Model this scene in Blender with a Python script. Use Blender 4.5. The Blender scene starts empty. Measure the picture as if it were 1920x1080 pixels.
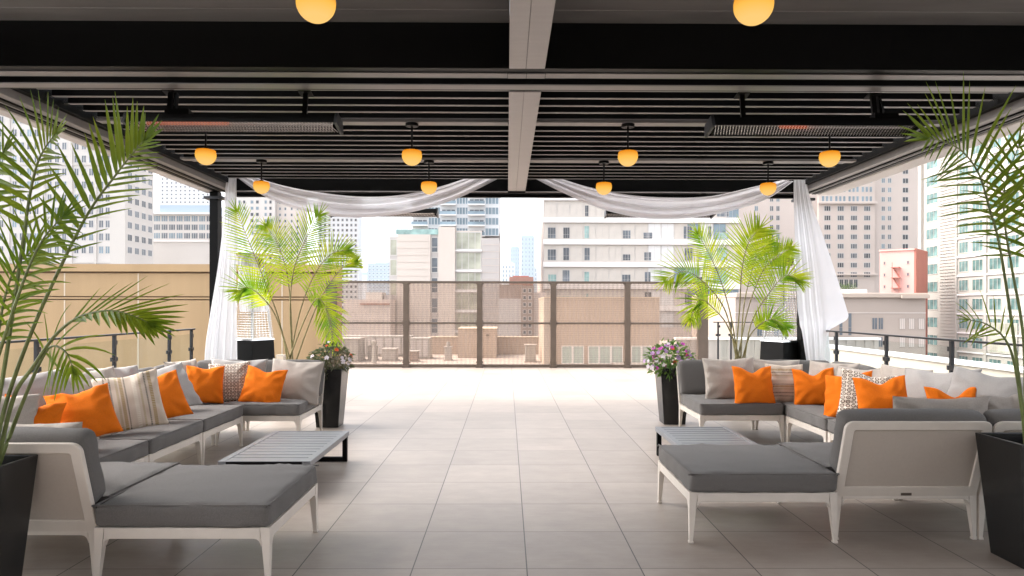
import bpy, bmesh, math, random
from mathutils import Vector, Matrix, noise
random.seed(7)
R = math.radians
SC = bpy.context.scene
COL = SC.collection
F, VX, VY, EYE = 1297.0, 950.5, 576.0, 1.37

def P(x, y, d):
    """a point of the place seen at photo position x, y and d metres ahead"""
    return Vector(((x - VX) * d / F, d, EYE - (y - VY) * d / F))
def PX(x, d): return (x - VX) * d / F
def PZ(y, d): return EYE - (y - VY) * d / F

# ------------------------------------------------------------------ materials
def mat(name, col, rough=0.6, metal=0.0, var=0.0, vscale=5.0, bump=0.0, bscale=60.0, spec=0.5, stretch=None, coat=0.0):
    m = bpy.data.materials.new(name); m.use_nodes = True
    nt = m.node_tree; b = nt.nodes['Principled BSDF']
    b.inputs['Base Color'].default_value = (*col, 1); b.inputs['Roughness'].default_value = rough
    b.inputs['Metallic'].default_value = metal; b.inputs['Specular IOR Level'].default_value = spec
    b.inputs['Coat Weight'].default_value = coat
    tc = nt.nodes.new('ShaderNodeTexCoord'); mp = nt.nodes.new('ShaderNodeMapping')
    nt.links.new(tc.outputs['Object'], mp.inputs['Vector'])
    if stretch: mp.inputs['Scale'].default_value = stretch
    if var > 0:
        n = nt.nodes.new('ShaderNodeTexNoise'); n.inputs['Scale'].default_value = vscale; n.inputs['Detail'].default_value = 5
        nt.links.new(mp.outputs[0], n.inputs['Vector'])
        r = nt.nodes.new('ShaderNodeMapRange'); r.inputs[1].default_value = .3; r.inputs[2].default_value = .7
        r.inputs[3].default_value = 1 - var; r.inputs[4].default_value = 1 + var
        nt.links.new(n.outputs['Fac'], r.inputs[0])
        mx = nt.nodes.new('ShaderNodeVectorMath'); mx.operation = 'SCALE'; mx.inputs[0].default_value = col
        nt.links.new(r.outputs[0], mx.inputs['Scale']); nt.links.new(mx.outputs[0], b.inputs['Base Color'])
    if bump > 0:
        n2 = nt.nodes.new('ShaderNodeTexNoise'); n2.inputs['Scale'].default_value = bscale; n2.inputs['Detail'].default_value = 4
        nt.links.new(mp.outputs[0], n2.inputs['Vector'])
        bp = nt.nodes.new('ShaderNodeBump'); bp.inputs['Strength'].default_value = bump; bp.inputs['Distance'].default_value = .01
        nt.links.new(n2.outputs['Fac'], bp.inputs['Height']); nt.links.new(bp.outputs[0], b.inputs['Normal'])
    return m

def emit(name, col, s):
    m = bpy.data.materials.new(name); m.use_nodes = True; nt = m.node_tree; nt.nodes.clear()
    o = nt.nodes.new('ShaderNodeOutputMaterial'); e = nt.nodes.new('ShaderNodeEmission')
    e.inputs[0].default_value = (*col, 1); e.inputs[1].default_value = s
    nt.links.new(e.outputs[0], o.inputs[0]); return m

def globe_mat():
    m = bpy.data.materials.new('lit_globe'); m.use_nodes = True; nt = m.node_tree; nt.nodes.clear()
    o = nt.nodes.new('ShaderNodeOutputMaterial'); e = nt.nodes.new('ShaderNodeEmission')
    tc = nt.nodes.new('ShaderNodeTexCoord'); sp = nt.nodes.new('ShaderNodeSeparateXYZ'); cr = nt.nodes.new('ShaderNodeValToRGB')
    nt.links.new(tc.outputs['Generated'], sp.inputs[0]); nt.links.new(sp.outputs[2], cr.inputs[0])
    cr.color_ramp.elements[0].color = (1.0, .60, .19, 1); cr.color_ramp.elements[0].position = .15
    cr.color_ramp.elements[1].color = (.80, .25, .008, 1); cr.color_ramp.elements[1].position = .95
    el = cr.color_ramp.elements.new(.55); el.color = (1.0, .52, .085, 1)
    e.inputs[1].default_value = GLOBE_S
    nt.links.new(cr.outputs[0], e.inputs[0]); nt.links.new(e.outputs[0], o.inputs[0]); return m

def leaf_mat(name, c1, c2, trans=.45, rough=.4):
    m = bpy.data.materials.new(name); m.use_nodes = True; nt = m.node_tree; b = nt.nodes['Principled BSDF']
    out = nt.nodes['Material Output']
    tc = nt.nodes.new('ShaderNodeTexCoord'); n = nt.nodes.new('ShaderNodeTexNoise'); n.inputs['Scale'].default_value = 4.5; n.inputs['Detail'].default_value = 4
    nt.links.new(tc.outputs['Object'], n.inputs['Vector'])
    cr = nt.nodes.new('ShaderNodeValToRGB'); cr.color_ramp.elements[0].position = .35; cr.color_ramp.elements[1].position = .65
    cr.color_ramp.elements[0].color = (*c1, 1); cr.color_ramp.elements[1].color = (*c2, 1)
    nt.links.new(n.outputs['Fac'], cr.inputs[0]); nt.links.new(cr.outputs[0], b.inputs['Base Color'])
    b.inputs['Roughness'].default_value = rough; b.inputs['Specular IOR Level'].default_value = .25
    t = nt.nodes.new('ShaderNodeBsdfTranslucent'); mx = nt.nodes.new('ShaderNodeMixShader'); mx.inputs[0].default_value = trans
    hs = nt.nodes.new('ShaderNodeHueSaturation'); hs.inputs['Value'].default_value = 2.7; hs.inputs['Hue'].default_value = .485
    nt.links.new(cr.outputs[0], hs.inputs['Color']); nt.links.new(hs.outputs[0], t.inputs[0])
    nt.links.new(b.outputs[0], mx.inputs[1]); nt.links.new(t.outputs[0], mx.inputs[2]); nt.links.new(mx.outputs[0], out.inputs[0])
    return m

def cloth_mat(name, col, opaque, trans=.5, streak=0):
    m = bpy.data.materials.new(name); m.use_nodes = True; nt = m.node_tree; nt.nodes.clear()
    o = nt.nodes.new('ShaderNodeOutputMaterial'); d = nt.nodes.new('ShaderNodeBsdfDiffuse'); d.inputs[0].default_value = (*col, 1)
    t = nt.nodes.new('ShaderNodeBsdfTranslucent'); t.inputs[0].default_value = (*col, 1)
    tr = nt.nodes.new('ShaderNodeBsdfTransparent')
    a = nt.nodes.new('ShaderNodeMixShader'); a.inputs[0].default_value = trans
    b = nt.nodes.new('ShaderNodeMixShader'); b.inputs[0].default_value = opaque
    nt.links.new(d.outputs[0], a.inputs[1]); nt.links.new(t.outputs[0], a.inputs[2])
    nt.links.new(tr.outputs[0], b.inputs[1]); nt.links.new(a.outputs[0], b.inputs[2]); nt.links.new(b.outputs[0], o.inputs[0])
    return m

def glass_mat(name, tint=(.93, .96, .95), ior=1.5, haze=0.0, hcol=(.6, .55, .5)):
    m = bpy.data.materials.new(name); m.use_nodes = True; nt = m.node_tree; nt.nodes.clear()
    o = nt.nodes.new('ShaderNodeOutputMaterial'); tr = nt.nodes.new('ShaderNodeBsdfTransparent'); tr.inputs[0].default_value = (*tint, 1)
    g = nt.nodes.new('ShaderNodeBsdfGlossy'); g.inputs['Roughness'].default_value = .01
    fr = nt.nodes.new('ShaderNodeFresnel'); fr.inputs[0].default_value = ior
    mx = nt.nodes.new('ShaderNodeMixShader'); ge = nt.nodes.new('ShaderNodeNewGeometry'); inv = nt.nodes.new('ShaderNodeMath'); inv.operation = 'SUBTRACT'; inv.inputs[0].default_value = 1
    nt.links.new(ge.outputs['Backfacing'], inv.inputs[1]); mu = nt.nodes.new('ShaderNodeMath'); mu.operation = 'MULTIPLY'
    nt.links.new(fr.outputs[0], mu.inputs[0]); nt.links.new(inv.outputs[0], mu.inputs[1]); nt.links.new(mu.outputs[0], mx.inputs[0])
    nt.links.new(tr.outputs[0], mx.inputs[1]); nt.links.new(g.outputs[0], mx.inputs[2])
    last = mx
    if haze:
        d = nt.nodes.new('ShaderNodeBsdfDiffuse'); d.inputs[0].default_value = (*hcol, 1)
        m2 = nt.nodes.new('ShaderNodeMixShader'); m2.inputs[0].default_value = haze
        nt.links.new(mx.outputs[0], m2.inputs[1]); nt.links.new(d.outputs[0], m2.inputs[2]); last = m2
    nt.links.new(last.outputs[0], o.inputs[0]); return m

def screen_mat():
    """tinted wind screen with fine horizontal wires"""
    m = bpy.data.materials.new('wind_screen_weave'); m.use_nodes = True; nt = m.node_tree; nt.nodes.clear()
    o = nt.nodes.new('ShaderNodeOutputMaterial'); tr = nt.nodes.new('ShaderNodeBsdfTransparent'); tr.inputs[0].default_value = (.90, .84, .795, 1)
    d = nt.nodes.new('ShaderNodeBsdfDiffuse'); d.inputs[0].default_value = (.36, .305, .27, 1)
    tc = nt.nodes.new('ShaderNodeTexCoord'); w = nt.nodes.new('ShaderNodeTexWave'); w.bands_direction = 'Z'; w.inputs['Scale'].default_value = 7.5
    nt.links.new(tc.outputs['Object'], w.inputs['Vector'])
    w2 = nt.nodes.new('ShaderNodeTexWave'); w2.bands_direction = 'X'; w2.inputs['Scale'].default_value = 3.2
    nt.links.new(tc.outputs['Object'], w2.inputs['Vector'])
    r = nt.nodes.new('ShaderNodeMapRange'); r.inputs[3].default_value = .08; r.inputs[4].default_value = .18
    nt.links.new(w.outputs['Fac'], r.inputs[0])
    r2 = nt.nodes.new('ShaderNodeMapRange'); r2.inputs[3].default_value = 0; r2.inputs[4].default_value = .08
    nt.links.new(w2.outputs['Fac'], r2.inputs[0])
    ad = nt.nodes.new('ShaderNodeMath'); nt.links.new(r.outputs[0], ad.inputs[0]); nt.links.new(r2.outputs[0], ad.inputs[1])
    mx = nt.nodes.new('ShaderNodeMixShader'); nt.links.new(ad.outputs[0], mx.inputs[0])
    nt.links.new(tr.outputs[0], mx.inputs[1]); nt.links.new(d.outputs[0], mx.inputs[2]); nt.links.new(mx.outputs[0], o.inputs[0])
    return m

def floor_mat():
    m = bpy.data.materials.new('stone_paver'); m.use_nodes = True; nt = m.node_tree; b = nt.nodes['Principled BSDF']
    L = nt.links.new; N = nt.nodes.new
    tc = N('ShaderNodeTexCoord')
    sp = N('ShaderNodeSeparateXYZ'); L(tc.outputs['Object'], sp.inputs[0])
    def line(sock, off, pitch, half):
        a = N('ShaderNodeMath'); a.operation = 'SUBTRACT'; a.inputs[1].default_value = off; L(sock, a.inputs[0])
        d = N('ShaderNodeMath'); d.operation = 'DIVIDE'; d.inputs[1].default_value = pitch; L(a.outputs[0], d.inputs[0])
        fl = N('ShaderNodeMath'); fl.operation = 'FLOOR'; L(d.outputs[0], fl.inputs[0])
        p = N('ShaderNodeMath'); p.operation = 'PINGPONG'; p.inputs[1].default_value = .5; L(d.outputs[0], p.inputs[0])
        l = N('ShaderNodeMath'); l.operation = 'LESS_THAN'; l.inputs[1].default_value = half / pitch; L(p.outputs[0], l.inputs[0])
        return l.outputs[0], fl.outputs[0]
    lx, ix = line(sp.outputs[0], .107, .598, .0032)
    ly, iy = line(sp.outputs[1], 4.221, .596, .0026)
    mxl = N('ShaderNodeMath'); mxl.operation = 'MAXIMUM'; L(lx, mxl.inputs[0]); L(ly, mxl.inputs[1])
    cv = N('ShaderNodeCombineXYZ'); L(ix, cv.inputs[0]); L(iy, cv.inputs[1])
    wn = N('ShaderNodeTexWhiteNoise'); L(cv.outputs[0], wn.inputs['Vector'])
    off = N('ShaderNodeVectorMath'); off.operation = 'MULTIPLY_ADD'; off.inputs[1].default_value = (7, 7, 7); L(wn.outputs['Color'], off.inputs[0]); L(tc.outputs['Object'], off.inputs[2])
    mp = N('ShaderNodeMapping'); mp.inputs['Scale'].default_value = (1.6, 2.4, 1); L(off.outputs[0], mp.inputs['Vector'])
    n1 = N('ShaderNodeTexNoise'); n1.inputs['Scale'].default_value = 2.6; n1.inputs['Detail'].default_value = 7; n1.inputs['Roughness'].default_value = .62; L(mp.outputs[0], n1.inputs['Vector'])
    mp2 = N('ShaderNodeMapping'); mp2.inputs['Scale'].default_value = (2.0, 26, 1); L(off.outputs[0], mp2.inputs['Vector'])
    n2 = N('ShaderNodeTexNoise'); n2.inputs['Scale'].default_value = 2.0; n2.inputs['Detail'].default_value = 4; L(mp2.outputs[0], n2.inputs['Vector'])
    cr = N('ShaderNodeValToRGB'); cr.color_ramp.elements[0].position = .3; cr.color_ramp.elements[1].position = .72
    cr.color_ramp.elements[0].color = (.305, .25, .21, 1); cr.color_ramp.elements[1].color = (.395, .338, .292, 1)
    L(n1.outputs['Fac'], cr.inputs[0])
    r2 = N('ShaderNodeMapRange'); r2.inputs[1].default_value = .3; r2.inputs[2].default_value = .7; r2.inputs[3].default_value = .965; r2.inputs[4].default_value = 1.03; L(n2.outputs['Fac'], r2.inputs[0])
    r3 = N('ShaderNodeMapRange'); r3.inputs[3].default_value = .90; r3.inputs[4].default_value = 1.06; L(wn.outputs['Value'], r3.inputs[0])
    mm = N('ShaderNodeMath'); mm.operation = 'MULTIPLY'; L(r2.outputs[0], mm.inputs[0]); L(r3.outputs[0], mm.inputs[1])
    sc = N('ShaderNodeVectorMath'); sc.operation = 'SCALE'; L(cr.outputs[0], sc.inputs[0]); L(mm.outputs[0], sc.inputs['Scale'])
    # a few dry stains
    n3 = N('ShaderNodeTexNoise'); n3.inputs['Scale'].default_value = 1.1; n3.inputs['Detail'].default_value = 3; L(tc.outputs['Object'], n3.inputs['Vector'])
    r4 = N('ShaderNodeMapRange'); r4.inputs[1].default_value = .55; r4.inputs[2].default_value = .75; r4.inputs[3].default_value = 1; r4.inputs[4].default_value = .88; L(n3.outputs['Fac'], r4.inputs[0])
    sc2 = N('ShaderNodeVectorMath'); sc2.operation = 'SCALE'; L(sc.outputs[0], sc2.inputs[0]); L(r4.outputs[0], sc2.inputs['Scale'])
    mx = N('ShaderNodeMix'); mx.data_type = 'RGBA'; L(mxl.outputs[0], mx.inputs['Factor']); L(sc2.outputs[0], mx.inputs['A']); mx.inputs['B'].default_value = (.05, .045, .04, 1)
    L(mx.outputs['Result'], b.inputs['Base Color'])
    rr = N('ShaderNodeMapRange'); rr.inputs[3].default_value = .34; rr.inputs[4].default_value = .55; L(n1.outputs['Fac'], rr.inputs[0]); L(rr.outputs[0], b.inputs['Roughness'])
    bp = N('ShaderNodeBump'); bp.inputs['Strength'].default_value = .12; bp.inputs['Distance'].default_value = .004; L(n2.outputs['Fac'], bp.inputs['Height']); L(bp.outputs[0], b.inputs['Normal'])
    return m

def stripe_mat(name, base, stripes, axis='X'):
    """woven cushion: ticking rows and ochre bands across one axis of the cushion face"""
    m = mat(name, base, .95, bump=.25, bscale=220, spec=.1); nt = m.node_tree; b = nt.nodes['Principled BSDF']; N = nt.nodes.new; L = nt.links.new
    tc = N('ShaderNodeTexCoord'); sp = N('ShaderNodeSeparateXYZ'); L(tc.outputs['Generated'], sp.inputs[0])
    a, o = (0, 2) if axis == 'X' else (2, 0)
    cr = N('ShaderNodeValToRGB'); cr.color_ramp.interpolation = 'CONSTANT'
    els = cr.color_ramp.elements; els[0].position = 0; els[0].color = (*base, 1); els[1].position = .999; els[1].color = (*base, 1)
    for p, w, c in stripes:
        e = els.new(p); e.color = (*c, 1); e = els.new(p + w); e.color = (*base, 1)
    L(sp.outputs[a], cr.inputs[0])
    w = N('ShaderNodeMath'); w.operation = 'MULTIPLY'; w.inputs[1].default_value = 34; L(sp.outputs[o], w.inputs[0])
    fr = N('ShaderNodeMath'); fr.operation = 'FRACT'; L(w.outputs[0], fr.inputs[0])
    lt = N('ShaderNodeMath'); lt.operation = 'GREATER_THAN'; lt.inputs[1].default_value = .42; L(fr.outputs[0], lt.inputs[0])
    mx = N('ShaderNodeMix'); mx.data_type = 'RGBA'; L(lt.outputs[0], mx.inputs['Factor']); mx.inputs['A'].default_value = (*base, 1); L(cr.outputs[0], mx.inputs['B'])
    L(mx.outputs['Result'], b.inputs['Base Color']); return m

def hex_mat():
    """brown rings on cream, small geometric repeat"""
    m = mat('geometric_weave', (.7, .62, .53), .95, bump=.2, bscale=220, spec=.1); nt = m.node_tree; b = nt.nodes['Principled BSDF']; N = nt.nodes.new; L = nt.links.new
    tc = N('ShaderNodeTexCoord'); mp = N('ShaderNodeMapping'); mp.inputs['Scale'].default_value = (13, 0.001, 13)
    L(tc.outputs['Generated'], mp.inputs['Vector'])
    v = N('ShaderNodeTexVoronoi'); v.inputs['Scale'].default_value = 1.0; v.inputs['Randomness'].default_value = .12; L(mp.outputs[0], v.inputs['Vector'])
    cr = N('ShaderNodeValToRGB'); cr.color_ramp.interpolation = 'CONSTANT'; els = cr.color_ramp.elements
    els[0].color = (.10, .055, .035, 1); els[0].position = 0
    els[1].color = (.72, .63, .54, 1); els[1].position = .12
    e = els.new(.26); e.color = (.11, .065, .045, 1); e = els.new(.44); e.color = (.74, .66, .57, 1)
    L(v.outputs['Distance'], cr.inputs[0]); L(cr.outputs[0], b.inputs['Base Color']); return m

GLOBE_S = 0.198
HAZE = 0.0002
M = {}
M['floor'] = floor_mat()
M['black_metal'] = mat('black_metal', (.003, .0028, .0026), .45, .0, spec=.12)
M['panel'] = mat('charcoal_panel', (.17, .16, .153), .24, .0, spec=.7, var=.12, vscale=1.2, stretch=(1, 6, 1), bump=.04, bscale=3)
M['trim'] = mat('pale_floor_lit_paint', (.34, .315, .305), .42, var=.04, vscale=3, stretch=(1, 8, 1))  # grey paint, paler by the floor light put into it
M['lip'] = mat('grey_floor_lit_paint', (.19, .175, .168), .42, var=.04, vscale=3, stretch=(1, 8, 1))  # grey paint with floor bounce on the undersides put into the colour
M['reflector'] = mat('aged_reflector', (.30, .28, .27), .3, 1.0)
M['grille'] = mat('steel_mesh', (.42, .40, .39), .3, 1.0)
M['cassette'] = mat('white_screen_box', (.55, .51, .49), .5)
M['bronze'] = mat('bronze_metal', (.11, .082, .062), .45, .2, var=.12, vscale=6)
M['steel'] = mat('dark_steel', (.045, .046, .05), .35, .6)
M['chrome'] = mat('brushed_steel', (.72, .71, .70), .22, 1.0)
M['frame'] = mat('taupe_powder_coat', (.69, .62, .55), .42, var=.04, vscale=8, bump=.02, bscale=300)
M['sling'] = mat('sling_fabric', (.50, .435, .375), .85, bump=.2, bscale=420, var=.02, vscale=60, spec=.15)
M['seat'] = mat('charcoal_fabric', (.150, .139, .131), .95, var=.14, vscale=220, bump=.4, bscale=340, spec=.12)
M['seat'].node_tree.nodes['Principled BSDF'].inputs['Sheen Weight'].default_value = .16
M['beige'] = mat('beige_linen', (.45, .395, .35), .95, var=.07, vscale=140, bump=.35, bscale=260, spec=.1)
M['pale'] = mat('pale_linen', (.42, .395, .38), .95, var=.06, vscale=140, bump=.35, bscale=260, spec=.1)
M['orange'] = mat('orange_fabric', (.74, .165, .010), .9, var=.06, vscale=120, bump=.3, bscale=260, spec=.12)
och, dk = (.33, .21, .06), (.10, .09, .08)
ST = [(.17, .025, dk), (.25, .02, dk), (.33, .035, (.42, .33, .2)), (.385, .045, och), (.45, .02, dk), (.56, .06, (.72, .66, .56)), (.66, .03, (.42, .33, .2)), (.74, .025, dk), (.80, .05, och)]
M['stripe'] = stripe_mat('striped_weave', (.60, .50, .41), ST, 'X')
M['stripe_h'] = stripe_mat('banded_weave', (.60, .50, .41), ST, 'Z')
M['hex'] = hex_mat()
M['tabletop'] = mat('grey_slats', (.19, .193, .205), .38, var=.08, vscale=9, stretch=(1, 10, 1), bump=.05, bscale=120)
M['planter'] = mat('black_gloss_planter', (.012, .012, .012), .26, spec=.55, bump=.03, bscale=20)
M['soil'] = mat('dry_soil', (.14, .085, .055), .95, var=.5, vscale=40, bump=1, bscale=60)
M['curtain'] = cloth_mat('white_curtain', (.84, .84, .87), .95, .55)
M['sheer'] = cloth_mat('white_sheer', (.80, .78, .82), .90, .40)
M['tail'] = cloth_mat('white_voile', (.86, .87, .9), .72, .5)
M['glass'] = glass_mat('clear_glass', ior=1.28)
M['screen'] = screen_mat()
M['globe'] = globe_mat()
M['ember'] = emit('glowing_element', (1.0, .17, .05), .11)
M['palm_near'] = leaf_mat('palm_leaf_dark', (.065, .13, .006), (.145, .205, .013), .36, .5)
M['palm_far'] = leaf_mat('palm_leaf_bright', (.09, .20, .010), (.27, .33, .016), .5, .5)
M['stem'] = mat('palm_stem', (.13, .16, .045), .55, var=.3, vscale=12)
M['stem_far'] = mat('palm_cane', (.28, .24, .10), .6, var=.3, vscale=12)
M['bush'] = leaf_mat('bush_leaf', (.05, .12, .02), (.13, .21, .045), .3)
M['bush_red'] = leaf_mat('bush_leaf_dark', (.05, .085, .03), (.12, .10, .06), .25)
M['petal_p'] = mat('magenta_petal', (.55, .07, .42), .7)
M['petal_w'] = mat('white_petal', (.8, .72, .76), .7)
M['petal_o'] = mat('orange_petal', (.75, .12, .03), .7)
M['petal_l'] = mat('lilac_petal', (.50, .30, .55), .7)
M['tan'] = mat('tan_stucco', (.40, .275, .155), .9, var=.07, vscale=2.2, stretch=(1, 1, .12), bump=.15, bscale=30, spec=.1)
M['tan_dark'] = mat('tan_joint', (.20, .13, .075), .9)
M['tan_light'] = mat('tan_sealant', (.56, .47, .36), .8)
M['tan2'] = mat('peach_stucco', (.42, .34, .275), .9, var=.05, vscale=.5, spec=.1)
M['roofing'] = mat('pale_roofing', (.37, .325, .285), .9, var=.14, vscale=.35)
M['roof_white'] = mat('white_roofing', (.36, .33, .30), .9, var=.08, vscale=.6)
M['cream'] = mat('cream_parapet', (.40, .345, .29), .9, var=.05, vscale=.5)
M['grey_duct'] = mat('galvanised_duct', (.33, .31, .28), .55, .2, var=.2, vscale=1.5)
M['white_wall'] = mat('white_facade', (.55, .51, .475), .8, var=.04, vscale=.1)
M['white2'] = mat('cream_facade', (.52, .48, .44), .8, var=.04, vscale=.1)
M['ivory'] = mat('ivory_facade', (.38, .35, .31), .8, var=.03, vscale=.08)
M['beige_wall'] = mat('beige_facade', (.56, .49, .435), .85, var=.05, vscale=.1)
M['hotel'] = mat('warm_grey_facade', (.55, .475, .43), .85, var=.05, vscale=.1)
M['hotel_light'] = mat('pinkish_facade', (.56, .48, .43), .85, var=.05, vscale=.1)
M['podium'] = mat('podium_stone', (.37, .30, .255), .85, var=.05, vscale=.15)
M['podium_trim'] = mat('podium_cornice', (.42, .335, .275), .85, var=.05, vscale=.15)
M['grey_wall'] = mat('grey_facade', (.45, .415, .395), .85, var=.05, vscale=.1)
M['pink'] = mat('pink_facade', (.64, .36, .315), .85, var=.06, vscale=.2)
M['salmon'] = mat('shaded_salmon_facade', (.42, .14, .10), .85, var=.06, vscale=.2)
M['brick'] = mat('red_brick', (.33, .17, .13), .9, var=.12, vscale=.5)
M['brown_wall'] = mat('brown_facade', (.26, .20, .17), .9, var=.1, vscale=.3)
M['far_blue'] = mat('hazy_blue_cladding', (.30, .38, .47), .6, var=.06, vscale=.02)  # the haze over the far towers is put into this blue
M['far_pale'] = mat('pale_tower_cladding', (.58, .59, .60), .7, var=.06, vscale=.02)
M['wframe'] = mat('white_window_frame', (.50, .47, .445), .6)
M['wframe_w'] = mat('warm_window_frame', (.34, .28, .24), .7)
M['pane_grey'] = mat('grey_pane', (.12, .135, .155), .08, spec=.32, var=.5, vscale=.35)
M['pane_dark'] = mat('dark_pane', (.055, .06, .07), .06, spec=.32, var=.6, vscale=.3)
M['pane_blue'] = mat('blue_pane', (.19, .255, .30), .07, spec=.32, var=.4, vscale=.25)
M['pane_teal'] = mat('teal_pane', (.24, .36, .34), .07, spec=.32, var=.45, vscale=.5)
M['pane_sea'] = mat('sea_green_pane', (.085, .15, .14), .1, spec=.3, var=.6, vscale=.6)
M['pane_olive'] = mat('olive_pane', (.36, .36, .29), .08, spec=.32, var=.35, vscale=.4)
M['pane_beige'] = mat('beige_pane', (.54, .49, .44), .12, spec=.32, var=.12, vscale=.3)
M['pane_white'] = mat('blinds_down_pane', (.66, .65, .64), .15, spec=.32, var=.1, vscale=.3)
M['pane_mint'] = mat('mint_pane', (.36, .42, .38), .1, spec=.32, var=.1, vscale=2)
M['spandrel'] = mat('white_spandrel', (.74, .71, .69), .6, var=.03, vscale=.1)
M['street'] = mat('street', (.16, .155, .15), .9, var=.2, vscale=.05)
M['blocker'] = mat('blocker_grey', (.22, .20, .18), .8, var=.1, vscale=1)
M['tree'] = leaf_mat('street_tree_leaf', (.05, .09, .02), (.10, .15, .04), .3)

# ------------------------------------------------------------------ helpers
def tag(o, label=None, cat=None, group=None, kind=None):
    if label: o['label'] = label
    if cat: o['category'] = cat
    if group: o['group'] = group
    if kind: o['kind'] = kind
    return o
def empty(name, loc, rz=0.0):
    o = bpy.data.objects.new(name, None); COL.objects.link(o); o.location = loc; o.rotation_euler = (0, 0, rz); o.empty_display_size = .1
    return o
def copy_tree(o, parent=None):
    c = o.copy(); COL.objects.link(c)
    if parent is not None: c.parent = parent
    for ch in list(o.children): copy_tree(ch, c)
    return c

class MB:
    def __init__(s): s.v = []; s.f = []; s.mi = []
    def add(s, vs, fs, mi=0):
        n = len(s.v); s.v += [Vector(p) for p in vs]; s.f += [tuple(i + n for i in f) for f in fs]; s.mi += [mi] * len(fs); return s
    def box(s, x0, y0, z0, x1, y1, z1, mi=0, mtx=None):
        vs = [Vector(p) for p in ((x0, y0, z0), (x1, y0, z0), (x1, y1, z0), (x0, y1, z0), (x0, y0, z1), (x1, y0, z1), (x1, y1, z1), (x0, y1, z1))]
        if mtx: vs = [mtx @ p for p in vs]
        return s.add(vs, [(0, 3, 2, 1), (4, 5, 6, 7), (0, 1, 5, 4), (1, 2, 6, 5), (2, 3, 7, 6), (3, 0, 4, 7)], mi)
    def frustum(s, cx, cy, z0, z1, a0, a1, b0=None, b1=None, mi=0, ox=0, oy=0):
        b0 = a0 if b0 is None else b0; b1 = a1 if b1 is None else b1
        vs = [(cx + i * a0, cy + j * b0, z0) for i, j in ((-1, -1), (1, -1), (1, 1), (-1, 1))] + [(cx + ox + i * a1, cy + oy + j * b1, z1) for i, j in ((-1, -1), (1, -1), (1, 1), (-1, 1))]
        return s.add(vs, [(0, 3, 2, 1), (4, 5, 6, 7), (0, 1, 5, 4), (1, 2, 6, 5), (2, 3, 7, 6), (3, 0, 4, 7)], mi)
    def path(s, pts, rad, n=6, mi=0, cap=True):
        pts = [Vector(p) for p in pts]; rad = rad if isinstance(rad, (list, tuple)) else [rad] * len(pts)
        rings = []; ref = Vector((0, 0, 1))
        for i, p in enumerate(pts):
            t = (pts[min(i + 1, len(pts) - 1)] - pts[max(i - 1, 0)]).normalized()
            a = ref if abs(t.dot(ref)) < .95 else Vector((0, 1, 0))
            u = t.cross(a).normalized(); w = u.cross(t)
            rings.append([p + (u * math.cos(k * 2 * math.pi / n) + w * math.sin(k * 2 * math.pi / n)) * rad[i] for k in range(n)])
        vs = [q for r in rings for q in r]; fs = []
        for i in range(len(pts) - 1):
            for k in range(n): fs.append((i * n + k, i * n + (k + 1) % n, (i + 1) * n + (k + 1) % n, (i + 1) * n + k))
        if cap: fs += [tuple(range(n - 1, -1, -1)), tuple((len(pts) - 1) * n + k for k in range(n))]
        return s.add(vs, fs, mi)
    def lathe(s, cx, cy, prof, n=20, mi=0):
        vs = []; fs = []
        for r, z in prof: vs += [(cx + r * math.cos(k * 2 * math.pi / n), cy + r * math.sin(k * 2 * math.pi / n), z) for k in range(n)]
        for i in range(len(prof) - 1):
            for k in range(n): fs.append((i * n + k, i * n + (k + 1) % n, (i + 1) * n + (k + 1) % n, (i + 1) * n + k))
        return s.add(vs, fs, mi)
    def build(s, name, mats, parent=None, world=False, smooth=False, bevel=0.0, seg=2):
        me = bpy.data.meshes.new(name)
        off = Vector(parent.location) if (world and parent is not None) else Vector((0, 0, 0))
        me.from_pydata([p - off for p in s.v], [], s.f); me.validate()
        mats = mats if isinstance(mats, (list, tuple)) else [mats]
        for m in mats: me.materials.append(m)
        if len(mats) > 1 and len(me.polygons) == len(s.mi): me.polygons.foreach_set('material_index', s.mi)
        if smooth: me.polygons.foreach_set('use_smooth', [True] * len(me.polygons))
        me.update()
        o = bpy.data.objects.new(name, me); COL.objects.link(o)
        if parent is not None: o.parent = parent
        if bevel:
            b = o.modifiers.new('bevel', 'BEVEL'); b.width = bevel; b.segments = seg; b.limit_method = 'ANGLE'; b.angle_limit = R(40)
        return o

def catmull(pts, n):
    pts = [Vector(p) for p in pts]; out = []; k = len(pts)
    for i in range(n + 1):
        t = i / n * (k - 1); j = min(int(t), k - 2); f = t - j
        p0, p1, p2, p3 = pts[max(j - 1, 0)], pts[j], pts[j + 1], pts[min(j + 2, k - 1)]
        out.append(.5 * ((2 * p1) + (p2 - p0) * f + (2 * p0 - 5 * p1 + 4 * p2 - p3) * f * f + (3 * p1 - p0 - 3 * p2 + p3) * f ** 3))
    return out

# ------------------------------------------------------------------ ground and terrace
def sheet(name, x0, y0, x1, y1, z, m):
    return tag(MB().add([(x0, y0, z), (x1, y0, z), (x1, y1, z), (x0, y1, z)], [(0, 1, 2, 3)]).build(name, m), kind='structure')
sheet('ground', -4000, -1500, 4000, 5000, -30, M['street'])
fl = MB(); fl.box(-4.75, -4.5, -.35, 4.75, 15.75, 0); fl.box(4.75, 10.6, -.35, 6.6, 15.75, 0)
tag(fl.build('floor', M['floor']), kind='structure')
wb = MB(); wb.box(-12, -4.7, 0, 12, -4.5, 4)  # unseen wall, added behind the camera to block back light
tag(wb.build('light_blocker', M['blocker']), kind='structure')

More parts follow.
